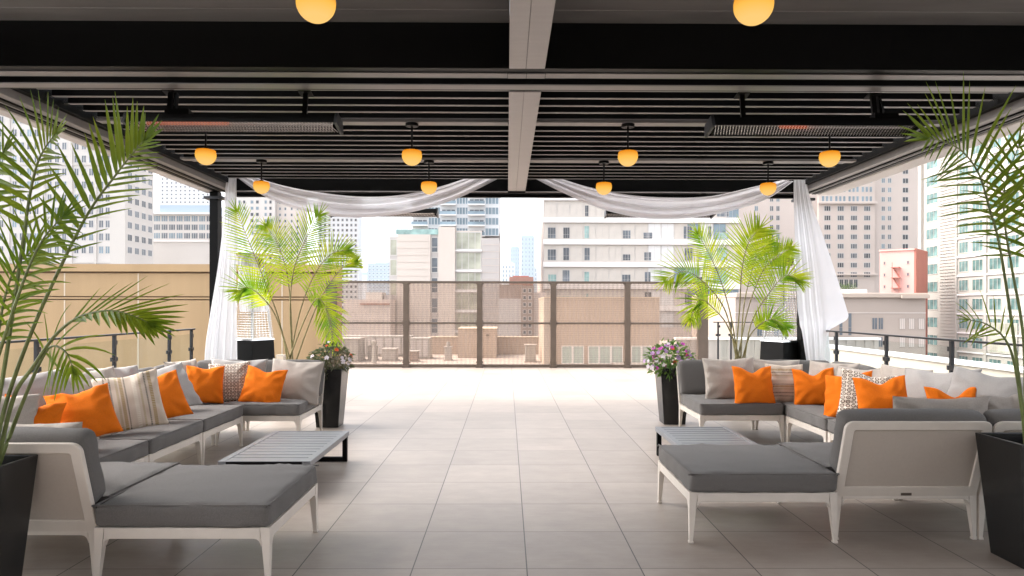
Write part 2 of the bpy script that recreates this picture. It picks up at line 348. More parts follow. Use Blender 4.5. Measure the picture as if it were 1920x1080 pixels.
# ------------------------------------------------------------------ pergola
CX0, CX1 = .013, .267           # centre beam
XL, XR = -4.02, 4.32            # inner faces of the side beams
ZB = 3.07
pg = tag(empty('pergola', (0.14, 5.2, 0)), 'black louvred pergola roof on slim posts covering the terrace', 'pergola')
def pb(name, m, *boxes, bevel=0.004):
    b = MB()
    for q in boxes: b.box(*q)
    return b.build(name, m, pg, world=True, bevel=bevel)
def louver(x0, x1, y, flat=False):
    b = MB()
    if flat:   # shut: a shallow pan 0.22 wide that overlaps the next
        b.box(x0, y + .003, 3.39, x1, y + .217, 3.43); b.box(x0, y + .195, 3.425, x1, y + .235, 3.45)
        return b.build('louver', M['panel'], pg, world=True, bevel=.003)
    b.box(x0, y, 3.194, x1, y + .042, 3.1975, 1)  # grey lip and near-black blade carry floor bounce and shade in their colour
    b.box(x0, y + .002, 3.1985, x1, y + .044, 3.25, 0)
    t = R(64); c, s_ = math.cos(t), math.sin(t)
    pr = [(y + .050, 3.23), (y + .068, 3.222), (y + .068 + .2 * c, 3.222 + .2 * s_), (y + .050 + .2 * c, 3.23 + .2 * s_)]
    vs = [(x, p[0], p[1]) for x in (x0, x1) for p in pr]
    b.add(vs, [(0, 1, 2, 3), (7, 6, 5, 4), (0, 4, 5, 1), (1, 5, 6, 2), (2, 6, 7, 3), (3, 7, 4, 0)])
    return b.build('louver', [M['black_metal'], M['lip']], pg, world=True)
for side in ((XL + .07, CX0 + .001), (CX1 - .001, XR - .07)):
    for k in range(20): louver(side[0], side[1], 5.58 + .2225 * k)
    for k in range(6): louver(side[0], side[1], 4.70 - .22 * k, True)
    pb('unseen_shade_panel', M['panel'], (side[0], -0.9, 3.39, side[1], 3.598, 3.44))  # unseen panel, its back edge carried out to shade the foreground
# side beams: dark inner channel, pale lower flange, screen cassette outside
for s, xi in ((-1, XL), (1, XR)):
    def bx(a, b_, y0, z0, y1, z1): return (min(xi + s * a, xi + s * b_), y0, z0, max(xi + s * a, xi + s * b_), y1, z1)
    pb('side_beam', M['black_metal'], bx(0, .30, -0.9, 3.16, 10.35, 3.50))
    wc = .44 if s < 0 else .56
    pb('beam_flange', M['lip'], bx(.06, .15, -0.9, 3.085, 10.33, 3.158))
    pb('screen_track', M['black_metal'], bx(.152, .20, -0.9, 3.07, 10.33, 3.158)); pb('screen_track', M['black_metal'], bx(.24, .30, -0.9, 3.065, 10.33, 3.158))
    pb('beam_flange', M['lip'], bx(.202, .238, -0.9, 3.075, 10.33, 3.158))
    pb('screen_cassette', M['cassette'], bx(.302, wc, -0.9, 3.050, 10.30, 3.15), bevel=.012)
    for k in range(20):
        y = 5.60 + .2225 * k; pb('pivot_pin', M['chrome'], bx(-.065, -.002, y, 3.20, y + .035, 3.24), bevel=0)
    # the far post with its cap plate
    xp = -4.29 if s < 0 else 4.385
    pb('post', M['black_metal'], (xp - .06, 10.14, 0, xp + .06, 10.29, 3.055))
    pb('post_cap', M['steel'], (xp - .14, 10.12, 2.945, xp + .14, 10.31, 2.985))
    pb('base_plate', M['steel'], (xp - .12, 10.10, 0.002, xp + .12, 10.33, .014))
# centre beam in two bays with a seam
for (y0, y1) in ((-0.9, 4.93), (5.47, 10.13)):
    pb('centre_beam', M['black_metal'], (CX0 + .002, y0, ZB + .014, CX1 - .002, y1, 3.46))
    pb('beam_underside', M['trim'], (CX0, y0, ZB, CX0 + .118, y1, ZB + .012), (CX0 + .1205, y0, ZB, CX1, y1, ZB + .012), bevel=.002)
# the pair of gutters across the middle
pb('cross_beam', M['black_metal'], (XL, 4.945, ZB + .008, XR, 5.14, 3.46), (XL, 5.16, ZB + .03, XR, 5.24, 3.4), (XL, 5.30, ZB + .0085, XR, 5.46, 3.46))
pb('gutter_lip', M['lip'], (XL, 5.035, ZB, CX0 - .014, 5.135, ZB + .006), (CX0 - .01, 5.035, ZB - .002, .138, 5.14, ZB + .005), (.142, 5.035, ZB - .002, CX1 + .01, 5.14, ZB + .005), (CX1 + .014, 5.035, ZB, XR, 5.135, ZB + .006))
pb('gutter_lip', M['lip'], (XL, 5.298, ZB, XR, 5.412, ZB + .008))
# far beam
pb('far_beam', M['black_metal'], (XL, 10.14, 3.045, XR, 10.26, 3.46), (XL, 10.26, 3.0, XR, 10.33, 3.4))
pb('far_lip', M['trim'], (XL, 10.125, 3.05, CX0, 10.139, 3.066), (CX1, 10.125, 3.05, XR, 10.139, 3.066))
# lamp bars
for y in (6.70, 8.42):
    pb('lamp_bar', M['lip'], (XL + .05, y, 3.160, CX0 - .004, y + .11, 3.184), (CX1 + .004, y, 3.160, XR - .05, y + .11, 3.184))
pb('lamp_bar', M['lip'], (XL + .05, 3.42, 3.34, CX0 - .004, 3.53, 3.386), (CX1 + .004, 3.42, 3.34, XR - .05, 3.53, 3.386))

# ------------------------------------------------------------------ pendant lamps
def make_lamp(drop):
    r = empty('pendant_lamp', (0, 0, 0))
    MB().lathe(0, 0, [(.0, 0), (.062, 0), (.064, -.004), (.064, -.026), (.06, -.03), (0, -.03)], 24).build('canopy', M['black_metal'], r, smooth=False)
    MB().path([(0, 0, -.03), (0, 0, -drop)], .0095, 10).build('rod', M['black_metal'], r, smooth=True)
    MB().lathe(0, 0, [(0, -drop + .012), (.024, -drop + .012), (.026, -drop - .008), (0, -drop - .008)], 16).build('collar', M['black_metal'], r)
    pr = [(0, -drop - .008)]; rr = .098
    pr += [(.070, -drop - .008), (.086, -drop - .012), (.094, -drop - .022)]
    for k in range(0, 15):
        a = R(20 - k * 110 / 14); pr.append((rr * math.cos(a), -drop - .058 + rr * math.sin(a) * 1.0))
    pr[-1] = (0, pr[-1][1])
    MB().lathe(0, 0, pr, 28).build('globe', M['globe'], r, smooth=True)
    return r
lamp0 = make_lamp(.255)
lamps = []
lamp_names = {
 (6.755, 0): 'lit amber globe lamp below the left ceiling heater, nearest the left roof beam',
 (6.755, 1): 'lit amber globe lamp left of the centre beam, larger of that pair',
 (6.755, 2): 'lit amber globe lamp right of the centre beam, larger of that pair',
 (6.755, 3): 'lit amber globe lamp below the right ceiling heater, nearest the right roof beam',
 (8.475, 0): 'lit amber globe lamp in front of the left swag beside the left curtain',
 (8.475, 1): 'small lit amber globe lamp in front of the left swag near the centre beam',
 (8.475, 2): 'small lit amber globe lamp in front of the right swag near the centre beam',
 (8.475, 3): 'lit amber globe lamp in front of the right swag beside the right curtain'}
for d, xs, zt in ((6.755, (387, 772, 1177, 1557), 3.16), (8.475, (491, 804, 1132, 1441), 3.16)):
    for i, x in enumerate(xs):
        o = lamp0 if not lamps else copy_tree(lamp0); lamps.append(o)
        o.location = (PX(x, d), d, zt); tag(o, lamp_names[(d, i)], 'lamp', 'amber globe pendant lamps under the pergola')
for x, lb in ((592, 'big lit amber globe cut by the top edge, left of the centre beam'), (1413, 'big lit amber globe cut by the top edge, right of the centre beam')):
    o = copy_tree(lamp0); lamps.append(o); o.location = (PX(x, 3.47), 3.47, 3.205); tag(o, lb, 'lamp', 'amber globe pendant lamps under the pergola')
    MB().path([(0, 0, .135), (0, 0, -.01)], .0095, 8).build('rod', M['black_metal'], o)

# ------------------------------------------------------------------ infrared ceiling heaters
def make_heater(Lh, e0=.08, e1=.47):
    r = empty('ceiling_heater', (0, 0, 0)); h = Lh / 2
    b = MB()   # trough: sloped back, open below
    prof = [(-.10, 0), (-.075, .075), (.075, .075), (.10, 0), (.094, 0), (.071, .069), (-.071, .069), (-.094, 0)]
    vs = [(x, p[0], p[1]) for x in (-h, h) for p in prof]; n = 8
    b.add(vs, [(i, (i + 1) % n, n + (i + 1) % n, n + i) for i in range(n)])
    b.build('housing', M['black_metal'], r)
    for x in (-h, h):
        e = MB()
        pr = [(-.115, -.012), (-.085, .085), (.085, .085), (.115, -.012)]
        vs = [(xx, p[0], p[1]) for xx in (x - .012, x + .012) for p in pr]
        e.add(vs, [(0, 1, 2, 3), (7, 6, 5, 4), (0, 4, 5, 1), (1, 5, 6, 2), (2, 6, 7, 3), (3, 7, 4, 0)])
        e.build('end_cap', M['steel'], r)
    MB().box(-h + .014, -.066, .060, h - .014, .066, .067).build('reflector', M['reflector'], r)
    MB().path([(-h + Lh * e0, 0, .030), (-h + Lh * e1, 0, .030)], .013, 8).build('element', M['ember'], r)
    MB().path([(-h + Lh * e1 + .01, 0, .030), (h - .05, 0, .030)], .011, 8).build('element', M['chrome'], r)
    g = MB(); k = int(Lh / .024)
    for i in range(k):
        x = -h + .02 + i * (Lh - .07) / k
        g.path([(x, -.09, .003), (x + .045, .09, .003)], .0032, 3, cap=False); g.path([(x + .045, -.09, .006), (x, .09, .006)], .0032, 3, cap=False)
    g.build('grille', M['grille'], r)
    return r
def bracket(r, x, top, wide=False):
    b = MB(); b.box(x - .018, -.012, .076, x + .018, .012, top); b.box(x - .05, -.05, top - .008, x + .05, .05, top)
    if wide:
        b.box(x + .035, -.02, .10, x + .055, .02, top - .01); b.box(x - .018, -.04, .076, x + .17, .04, .135)
        b.path([(x + .045, -.025, top - .03), (x + .06, -.03, .16), (x + .05, -.03, .11)], .008, 6)
    b.build('bracket', M['black_metal'], r)
h0 = make_heater(1.62); h1 = make_heater(1.62, .34, .47); hd = 5.42
specs = [(-2.13, hd, 2.772, 'long black infrared heater with glowing orange mesh under the left roof bay'),
         (2.40, hd, 2.762, 'long black infrared heater with dim mesh under the right roof bay'),
         (-1.86, 10.42, 2.755, 'far infrared heater behind the left white swag'),
         (2.30, 10.42, 2.755, 'far infrared heater behind the right white swag')]
heaters = []
for i, (x, y, z, lb) in enumerate(specs):
    o = (h0, h1, None, None)[i] or copy_tree(h1); o.location = (x, y, z); tag(o, lb, 'heater', 'infrared heaters hung from the pergola'); heaters.append(o)
for i, o in enumerate(heaters):
    o.rotation_euler = (R(-10), 0, 0)
    top = 3.06 - o.location.z
    bracket(o, -.52 if i % 2 == 0 else .50, top, i < 2); bracket(o, .54 if i % 2 == 0 else -.54, top)

# ------------------------------------------------------------------ white drapes
def grid_sheet(name, fn, nu, nv, m):
    b = MB(); vs = [fn(i / nu, j / nv) for j in range(nv + 1) for i in range(nu + 1)]
    fs = [(j * (nu + 1) + i, j * (nu + 1) + i + 1, (j + 1) * (nu + 1) + i + 1, (j + 1) * (nu + 1) + i) for j in range(nv) for i in range(nu)]
    b.add(vs, fs); return b.build(name, m, smooth=True)
def lerp_pts(pts, t):
    t = t * (len(pts) - 1); j = min(int(t), len(pts) - 2); f = t - j
    c = catmull(pts[max(0, j - 1):j + 3], 1) if False else None
    return catmull(pts, (len(pts) - 1) * 8)[int(round(t * 8))]
def swag(top, bot, d0, label, seed):
    T = catmull([P(x, y, d0) for x, y in top], 60); Bm = catmull([P(x, y, d0) for x, y in bot], 60)
    def fn(u, v):
        i = u * 60; j = min(int(i), 59); f = i - j
        a = T[j].lerp(T[j + 1], f); b = Bm[j].lerp(Bm[j + 1], f)
        p = a.lerp(b, v)
        env = .25 + .75 * math.sin(math.pi * u)
        p.y += env * (.030 * math.sin(v * 5 * math.pi + 2.2 * u + seed) + .007 * math.sin(v * 12 * math.pi - 3 * u)) + .10 * env * (v - .5)
        p.z += .006 * env * math.sin(v * 9 * math.pi + 4 * u)
        return p
    return tag(grid_sheet('swag_drape', fn, 60, 44, M['sheer']), label, 'drape', 'white swags below the far pergola beam')
swag([(468, 331), (540, 352), (620, 366), (690, 371), (760, 366), (830, 349), (885, 330)],
     [(441, 331), (500, 371), (580, 398), (670, 408), (770, 398), (860, 371), (947, 328)], 10.02, 'white sheer swag draped left of the centre beam', 0)
swag([(1040, 331), (1100, 350), (1170, 365), (1250, 371), (1330, 368), (1410, 350), (1468, 336)],
     [(994, 330), (1060, 363), (1140, 394), (1230, 409), (1330, 402), (1430, 376), (1490, 338)], 10.02, 'white sheer swag draped right of the centre beam', 1.4)
def curtain(rows, label, m, folds, amp, seed, name='curtain'):
    """rows: (left x, right x, y, d) from top to hem"""
    Lp = catmull([P(q[0], q[2], q[3]) for q in rows], 48); Rp = catmull([P(q[1], q[2], q[3]) for q in rows], 48)
    Mp = catmull([P(q[4] if len(q) > 4 else q[0] + .8 * (q[1] - q[0]), q[2], q[3]) for q in rows], 48)
    def fn(u, v):
        j = min(int(v * 48), 47); f = v * 48 - j
        a = Lp[j].lerp(Lp[j + 1], f); b = Rp[j].lerp(Rp[j + 1], f); c = Mp[j].lerp(Mp[j + 1], f)
        p = a.lerp(c, u / .8) if u < .8 else c.lerp(b, (u - .8) / .2)
        w = u + .03 * math.sin(v * 5 + seed) + .05 * noise.noise(Vector((u * 3, v * 2, seed)))
        p.y += amp * (.35 + .65 * v) * (math.sin(w * folds * 2 * math.pi + seed) + .45 * math.sin(w * folds * 4.3 * math.pi + 1.3 * seed + v * 2)) + .03 * noise.noise(Vector((u * 2, v * 3, seed + 4)))
        return p
    return tag(grid_sheet(name, fn, 72, 48, m), label, 'curtain', 'white curtains tied to the pergola posts')
curtain([(426, 444, 329, 10.0), (423, 444, 360, 10.0), (418, 444, 430, 10.0), (408, 444, 510, 10.0), (396, 445, 590, 9.98), (386, 446, 660, 9.96), (383, 447, 752, 9.95)],
        'white curtain hanging straight from the left pergola post', M['curtain'], 4, .011, 1.1)
curtain([(1489, 1514, 335, 10.0, 1509), (1489, 1521, 370, 10.0, 1514), (1491, 1542, 430, 9.98, 1526), (1494, 1566, 500, 9.92, 1538), (1497, 1589, 575, 9.85, 1546), (1500, 1591, 596, 9.85, 1548), (1502, 1570, 610, 9.88, 1549), (1506, 1556, 622, 9.9, 1550), (1512, 1559, 660, 9.95, 1552), (1518, 1562, 700, 9.95, 1555), (1522, 1566, 752, 9.95, 1558)],
        'white curtain billowing out at the right pergola post', M['curtain'], 4, .011, 2.6)
curtain([(444, 462, 395, 10.42), (446, 476, 450, 10.42), (447, 490, 510, 10.42), (448, 500, 560, 10.40), (449, 506, 578, 10.4), (452, 500, 586, 10.4)],
        'short sheer curtain end blowing behind the far left palm', M['tail'], 3, .03, .4)

# ------------------------------------------------------------------ soft shapes
def rbox(w, d, h, r, puff, n=(12, 12, 5), seed=0, wr=.004, dome=0.0):
    """rounded, slightly stuffed box centred on the origin"""
    verts = {}; faces = []; vs = []
    def vid(p):
        k = tuple(round(c, 5) for c in p)
        if k not in verts: verts[k] = len(vs); vs.append(Vector(p))
        return verts[k]
    def edge(i, n_):  # denser near the border
        t = i / n_ * 2 - 1
        return math.copysign(abs(t) ** .65, t)
    for ax in range(3):
        a, b = [q for q in range(3) if q != ax]
        for sg in (-1, 1):
            for i in range(n[a]):
                for j in range(n[b]):
                    q = []
                    for ii, jj in ((i, j), (i + 1, j), (i + 1, j + 1), (i, j + 1)):
                        p = [0, 0, 0]; p[ax] = sg; p[a] = edge(ii, n[a]); p[b] = edge(jj, n[b]); q.append(vid(p))
                    if (sg > 0) != (ax == 1): faces.append(tuple(q))
                    else: faces.append(tuple(reversed(q)))
    hs = (w / 2, d / 2, h / 2); out = []
    for p in vs:
        q = Vector([p[k] * hs[k] for k in range(3)])
        c = Vector([max(-hs[k] + r, min(hs[k] - r, q[k])) for k in range(3)])
        dv = q - c
        if dv.length > 1e-9: q = c + dv.normalized() * r
        ex, ey = 1 - min(1, abs(q.x) / hs[0]) ** 4, 1 - min(1, abs(q.y) / hs[1]) ** 4
        ez = 1 - (q.z / hs[2]) ** 2
        if p[2] > .5: q.z += puff * ex * ey + dome * ex * ey
        if p[2] < -.5: q.z -= puff * .3 * ex * ey
        q.x += math.copysign(puff * .5 * ez * ey, q.x) if abs(p[0]) > .9 else 0
        q.y += math.copysign(puff * .5 * ez * ex, q.y) if abs(p[1]) > .9 else 0
        sv = Vector((q.x * 9 + seed, q.y * 9, q.z * 9))
        edgew = 1 + 1.6 * (1 - ex * ey)
        rim = (1 - ex * ey) ** 2 * (1 if p[2] > .5 else .3)
        q.z += .0035 * rim * math.sin(q.x * 95 + 3 * math.sin(q.y * 20 + seed)) * math.sin(q.y * 80 + seed)
        q += Vector((noise.noise(sv), noise.noise(sv + Vector((5, 1, 2))), noise.noise(sv + Vector((1, 8, 3))))) * wr * edgew
        out.append(q)
    return out, faces
def cushion(name, m, parent, c, size, r=.035, puff=.012, mtx=None, seed=0, wr=.004):
    vs, fs = rbox(size[0], size[1], size[2], r, puff, (26, 26, 7), seed, wr)
    T = Matrix.Translation(c) @ (mtx or Matrix.Identity(4))
    return MB().add([T @ v for v in vs], fs).build(name, m, parent, smooth=True)

def pillow(label, m, x, y, d, w, h, yaw=0, tilt=15, roll=0, chop=0.0, thick=.17, group=None, cat='cushion', seed=None, name='cushion'):
    """scatter cushion; x, y = photo position of its middle, d metres ahead"""
    seed = random.random() * 50 if seed is None else seed
    n = 22; vs = []; fs = []
    for sgn in (-1, 1):
        for j in range(n + 1):
            for i in range(n + 1):
                u = i / n * 2 - 1; v = j / n * 2 - 1
                u = math.copysign(abs(u) ** .8, u); v = math.copysign(abs(v) ** .8, v)
                px = u * (1 - .075 * (1 - abs(v) ** 2.2) * abs(u) ** 3); pz = v * (1 - .075 * (1 - abs(u) ** 2.2) * abs(v) ** 3)
                e = max(0, (1 - u * u)) ** .52 * max(0, (1 - v * v)) ** .52
                t = e * thick / 2 * (1.0 + .12 * noise.noise(Vector((u * 1.7, v * 1.7, seed))))
                rad = math.hypot(u, v) + .001; ang = math.atan2(v, u)
                wrk = .011 * math.sin(ang * 11 + seed + 2 * noise.noise(Vector((u * 2, v * 2, seed + 7)))) * min(1, rad) ** 2 * min(1, 4 * e)
                t += wrk + .008 * noise.noise(Vector((u * 4, v * 4, seed + sgn))) * min(1, 3 * e)
                X, Z = px * w / 2, pz * h / 2
                if chop:
                    g = math.exp(-(u / .42) ** 2) * max(0, (v + .25) / 1.25)
                    Z -= chop * h * g * g ** .2; t *= 1 - .35 * math.exp(-(u / .22) ** 2) * max(0, v)
                # sag: lower corners spread a little
                X *= 1 + .05 * (-v) * .5
                vs.append(Vector((X, sgn * t, Z)))
    k = (n + 1) ** 2
    for s_ in (0, 1):
        for j in range(n):
            for i in range(n):
                q = (s_ * k + j * (n + 1) + i, s_ * k + j * (n + 1) + i + 1, s_ * k + (j + 1) * (n + 1) + i + 1, s_ * k + (j + 1) * (n + 1) + i)
                fs.append(q if s_ == 0 else tuple(reversed(q)))
    b = MB().add(vs, fs); o = b.build(name, m, smooth=True)
    bm = bmesh.new(); bm.from_mesh(o.data); bmesh.ops.remove_doubles(bm, verts=bm.verts, dist=.0006); bm.to_mesh(o.data); bm.free()
    o.data.polygons.foreach_set('use_smooth', [True] * len(o.data.polygons))
    o.location = P(x, y, d); o.rotation_euler = (R(-tilt), R(roll), R(yaw)); o.rotation_mode = 'XYZ'
    return tag(o, label, cat, group)

# ------------------------------------------------------------------ sofa modules
def ring(b, outer, inner, y0f, th):
    """frame ring: outer/inner lists of (x,z); y0f(z) gives the leaning back plane"""
    n = len(outer); vs = []
    for dy in (0, th):
        for lst in (outer, inner): vs += [(x, y0f(z) + dy, z) for x, z in lst]
    fs = []
    for i in range(n):
        j = (i + 1) % n
        fs += [(i, j, n + j, n + i), (2 * n + j, 2 * n + i, 3 * n + i, 3 * n + j), (j, i, 2 * n + i, 2 * n + j), (n + i, n + j, 3 * n + j, 3 * n + i)]
    b.add(vs, fs)
def arc(cx, cz, r, a0, a1, n=5): return [(cx + r * math.cos(R(a0 + (a1 - a0) * k / n)), cz + r * math.sin(R(a0 + (a1 - a0) * k / n))) for k in range(n + 1)]
def make_module(name, label, loc, rz, W, D, backs=(), group=None, cat='sofa section', badge=False):
    r = tag(empty(name, loc, rz), label, cat, group)
    zt, zr = .292, .238
    f = MB(); w = .045
    f.box(0.05, 0.004, zr, W - .05, w, zt); f.box(0.05, D - w, zr, W - .05, D - .004, zt)
    f.box(0.004, .05, zr, w, D - .05, zt); f.box(W - w, .05, zr, W - .004, D - .05, zt)
    for k in range(5): f.box(.045, .14 + k * (D - .3) / 4, .262, W - .045, .18 + k * (D - .3) / 4, .276)
    f.build('seat_frame', M['frame'], r, bevel=.004)
    for ix, iy in ((0, 0), (1, 0), (0, 1), (1, 1)):
        b = MB(); cx, cy = (.027 if ix == 0 else W - .027), (.027 if iy == 0 else D - .027)
        sx, sy = (1 if ix == 0 else -1), (1 if iy == 0 else -1)
        b.frustum(cx, cy, .012, zt + .002, .0105, .024, ox=0); 
        v = b.v
        # taper inwards only: keep the outer faces upright
        for q in v[-8:-4]: q.x -= sx * .013; q.y -= sy * .013
        b.frustum(cx - sx * .013, cy - sy * .013, 0, .012, .014, .014)
        for ax in (0, 1):   # curved gusset under the rail
            pts = [(0, zr), (.034, zr), (.020, zr - .004), (.010, zr - .012), (.003, zr - .028), (0, zr - .04)]
            hw = .019
            vs = []
            for t in (-hw, hw):
                for a, z in pts:
                    vs.append((cx + sx * (.02 + a), cy + t - sy * .004, z + .001) if ax == 0 else (cx + t - sx * .004, cy + sy * (.02 + a), z + .001))
            n = 6; b.add(vs, [tuple(range(n)), tuple(range(2 * n - 1, n - 1, -1))] + [(i, n + i, n + (i + 1) % n, (i + 1) % n) for i in range(n)])
        b.build('leg', M['frame'], r, bevel=.003)
    inset = .008
    y1 = D - (.10 if 'back' in backs else .0); x0 = .10 if 'left' in backs else 0; x1 = W - (.10 if 'right' in backs else 0)
    sc_ = cushion('seat_cushion', M['seat'], r, ((x0 + x1) / 2, (y1) / 2 - .004, .350), (x1 - x0 - inset, y1 + .004, .116), .026, .012, seed=random.random() * 30)
    cw_, cd_, cx_, cy_ = x1 - x0 - inset, y1 + .004, (x0 + x1) / 2, y1 / 2 - .004
    hx, hy, q = cw_ / 2 - .008, cd_ / 2 - .006, .042
    lp = []
    for sx, sy, a0 in ((1, 1, 0), (-1, 1, 90), (-1, -1, 180), (1, -1, 270)):
        for k in range(5):
            a = R(a0 + k * 22.5); lp.append((cx_ + sx * (hx - q) + q * math.cos(a), cy_ + sy * (hy - q) + q * math.sin(a), .350 + .058 - .0065 + .002 * math.sin(k + sx * 3 + sy)))
    lp.append(lp[0])
    MB().path(catmull(lp, 100), .0052, 6, cap=False).build('piping', M['seat'], sc_, smooth=True)
    for bk in backs:
        Wb = W if bk == 'back' else D
        if bk == 'back': T = Matrix.Translation((0, D - .06, 0))
        elif bk == 'right': T = Matrix.Translation((W - .06, D, 0)) @ Matrix.Rotation(R(-90), 4, 'Z')
        else: T = Matrix.Translation((.06, 0, 0)) @ Matrix.Rotation(R(90), 4, 'Z')
        yf = lambda z: (z - .27) / .45 * .145 + .03
        b = MB(); rr = .045; e = .003
        out = [(e, .245), (Wb - e, .245)] + arc(Wb - e - rr, .722 - rr, rr, 0, 90) + arc(e + rr, .722 - rr, rr, 90, 180)
        i0, i1, r2 = .055, Wb - .055, .012
        inn = [(i0, .318), (i1, .318)] + arc(i1 - r2, .668 - r2, r2, 0, 90) + arc(i0 + r2, .668 - r2, r2, 90, 180)
        ring(b, out, inn, yf, .03); b.v = [T @ p for p in b.v]
        b.build('back_frame', M['frame'], r, bevel=.006, seg=2)
        b = MB(); q = [(i0 - .006, .312), (i1 + .006, .312), (i1 + .006, .674), (i0 - .006, .674)]
        vs = [(x, yf(z) + dy, z) for dy in (.010, .017) for x, z in q]
        b.add([T @ Vector(p) for p in vs], [(0, 1, 2, 3), (7, 6, 5, 4), (0, 4, 5, 1), (1, 5, 6, 2), (2, 6, 7, 3), (3, 7, 4, 0)])
        b.build('back_sling', M['sling'], r)
        ang = math.atan(.145 / .45)
        cm = T @ Matrix.Translation((Wb / 2, yf(.585) - .068, .578)) @ Matrix.Rotation(-ang, 4, 'X')
        cw = Wb - .012
        vs, fs = rbox(cw, .13, .385, .04, .012, (14, 6, 10), random.random() * 30, .004)
        MB().add([cm @ v for v in vs], fs).build('back_cushion', M['seat'], r, smooth=True)
    if badge:
        yb = D - .06 + (.268 - .27) / .45 * .145 + .06
        MB().box(W / 2 - .032, yb + .0005, .262, W / 2 + .032, yb + .0045, .279).build('maker_plate', M['bronze'], r, bevel=.002)
    return r
G1, G2 = 'sections of the left outdoor sofa', 'sections of the right outdoor sofa'
PI = math.pi
# right group
make_module('ottoman', 'charcoal cushioned ottoman at the right, beside the armless back seen from behind', (1.06, 4.01, 0), 0, .87, .85, (), None, 'ottoman')
make_module('sofa_section', 'right sofa section seen from behind with small maker plate below its sling back', (2.785, 4.93, 0), PI, .85, .86, ('back',), G2, badge=True)
make_module('sofa_section', 'right sofa near corner section beside the black palm planter', (3.645, 4.93, 0), PI, .85, .86, ('back', 'left'), G2)
make_module('sofa_section', 'right sofa section along the glass railing, behind the near corner section', (2.78, 5.98, 0), -PI / 2, .86, .86, ('back',), G2)
make_module('sofa_section', 'right sofa section along the glass railing, next to the far corner section', (2.78, 6.87, 0), -PI / 2, .86, .86, ('back',), G2)
make_module('sofa_section', 'right sofa far corner section below the billowing curtain', (2.79, 6.9, 0), 0, .86, .86, ('back', 'right'), G2)
make_module('sofa_section', 'right sofa end section facing the camera beside the bright flower planter', (1.93, 6.9, 0), 0, .85, .86, ('back',), G2)
# left group
make_module('ottoman', 'charcoal cushioned ottoman at the left, largest in the foreground', (-2.01, 3.375, 0), 0, .86, .86, (), None, 'ottoman')
make_module('sofa_section', 'left sofa section seen from behind with pale frame, partly behind the near planter', (-2.02, 4.29, 0), PI, .85, .86, ('back',), G1)
make_module('sofa_section', 'left sofa near corner section behind the near palm planter', (-2.88, 4.29, 0), PI, .62, .86, ('back', 'right'), G1)
make_module('sofa_section', 'left sofa section along the railing under the big tilted orange cushion', (-2.59, 4.32, 0), PI / 2, .71, .86, ('back',), G1)
make_module('sofa_section', 'left sofa section along the railing under the ochre striped cushion', (-2.59, 5.04, 0), PI / 2, .88, .86, ('back',), G1)
make_module('sofa_section', 'left sofa section along the railing next to the far corner', (-2.59, 5.93, 0), PI / 2, .89, .86, ('back',), G1)
make_module('sofa_section', 'left sofa far corner section below the straight curtain', (-3.45, 6.85, 0), 0, .56, .84, ('back', 'left'), G1)
make_module('sofa_section', 'left sofa end section facing the camera beside the dark leafed planter', (-2.88, 6.85, 0), 0, .84, .84, ('back',), G1)

# ------------------------------------------------------------------ cushions
gb, go = 'plain beige cushions along the sofas', 'orange cushions along the sofas'
# left sofa, side row (backs at the left)
pillow('pale cushion at the far left, behind the big orange one', M['pale'], 72, 758, 4.75, .60, .46, 72, 26, -3, 0, .2, gb)
pillow('plump beige cushion between the pale cushion and the striped one', M['beige'], 172, 748, 5.35, .58, .46, 66, 24, -4, 0, .19, gb)
pillow('pale cushion whose top peeps out over the striped one', M['pale'], 226, 738, 5.78, .55, .48, 72, 22, 2, 0, .17, gb)
pillow('big orange cushion tilted on the left sofa beside the striped one', M['orange'], 160, 777, 4.62, .385, .385, 38, 34, -10, .06, .17, go)
pillow('cream cushion with ochre and black woven stripes on the left sofa', M['stripe'], 246, 754, 5.25, .46, .47, 32, 26, -8, .03, .17, None)
pillow('orange cushion half hidden behind the ochre striped cushion', M['orange'], 299, 746, 5.72, .44, .42, 48, 28, -8, .06, .15, go)
pillow('pale cushion right of the half hidden orange one on the left sofa', M['pale'], 308, 731, 6.22, .60, .46, 60, 32, -6, .03, .18, gb)
pillow('grey beige cushion in the left sofa corner behind an orange one', M['beige'], 352, 716, 7.0, .46, .46, 74, 20, 0, 0, .16, gb)
pillow('cream cushion at the left picture edge beside the palm stems', M['beige'], 12, 790, 4.2, .36, .36, 40, 20, 8, .05, .16, gb)
pillow('orange cushion barely showing above the near left backrest', M['orange'], 60, 796, 4.3, .34, .34, 35, 24, 14, .15, .14, go)
pillow('long beige cushion lying along the top of the near left backrest', M['beige'], 64, 848, 3.72, .60, .36, 181, 14, -1, .02, .15, gb)
# left sofa, far row
pillow('orange cushion leaning in the left sofa far corner', M['orange'], 386, 722, 6.86, .36, .385, 24, 14, 3, .06, .16, go)
pillow('pale cushion behind the brown patterned cushion of the left sofa', M['pale'], 448, 713, 7.36, .60, .46, 6, 14, 1, .03, .16, gb)
pillow('brown and cream ring patterned cushion on the left sofa', M['hex'], 433, 718, 7.08, .42, .43, 14, 16, -3, .02, .15, None)
pillow('orange cushion right of the ring patterned one on the left sofa', M['orange'], 495, 725, 7.02, .44, .40, -6, 20, 6, .10, .16, go)
pillow('large plain beige cushion at the right end of the left sofa', M['beige'], 554, 716, 7.26, .60, .47, -9, 17, 3, .02, .18, gb)
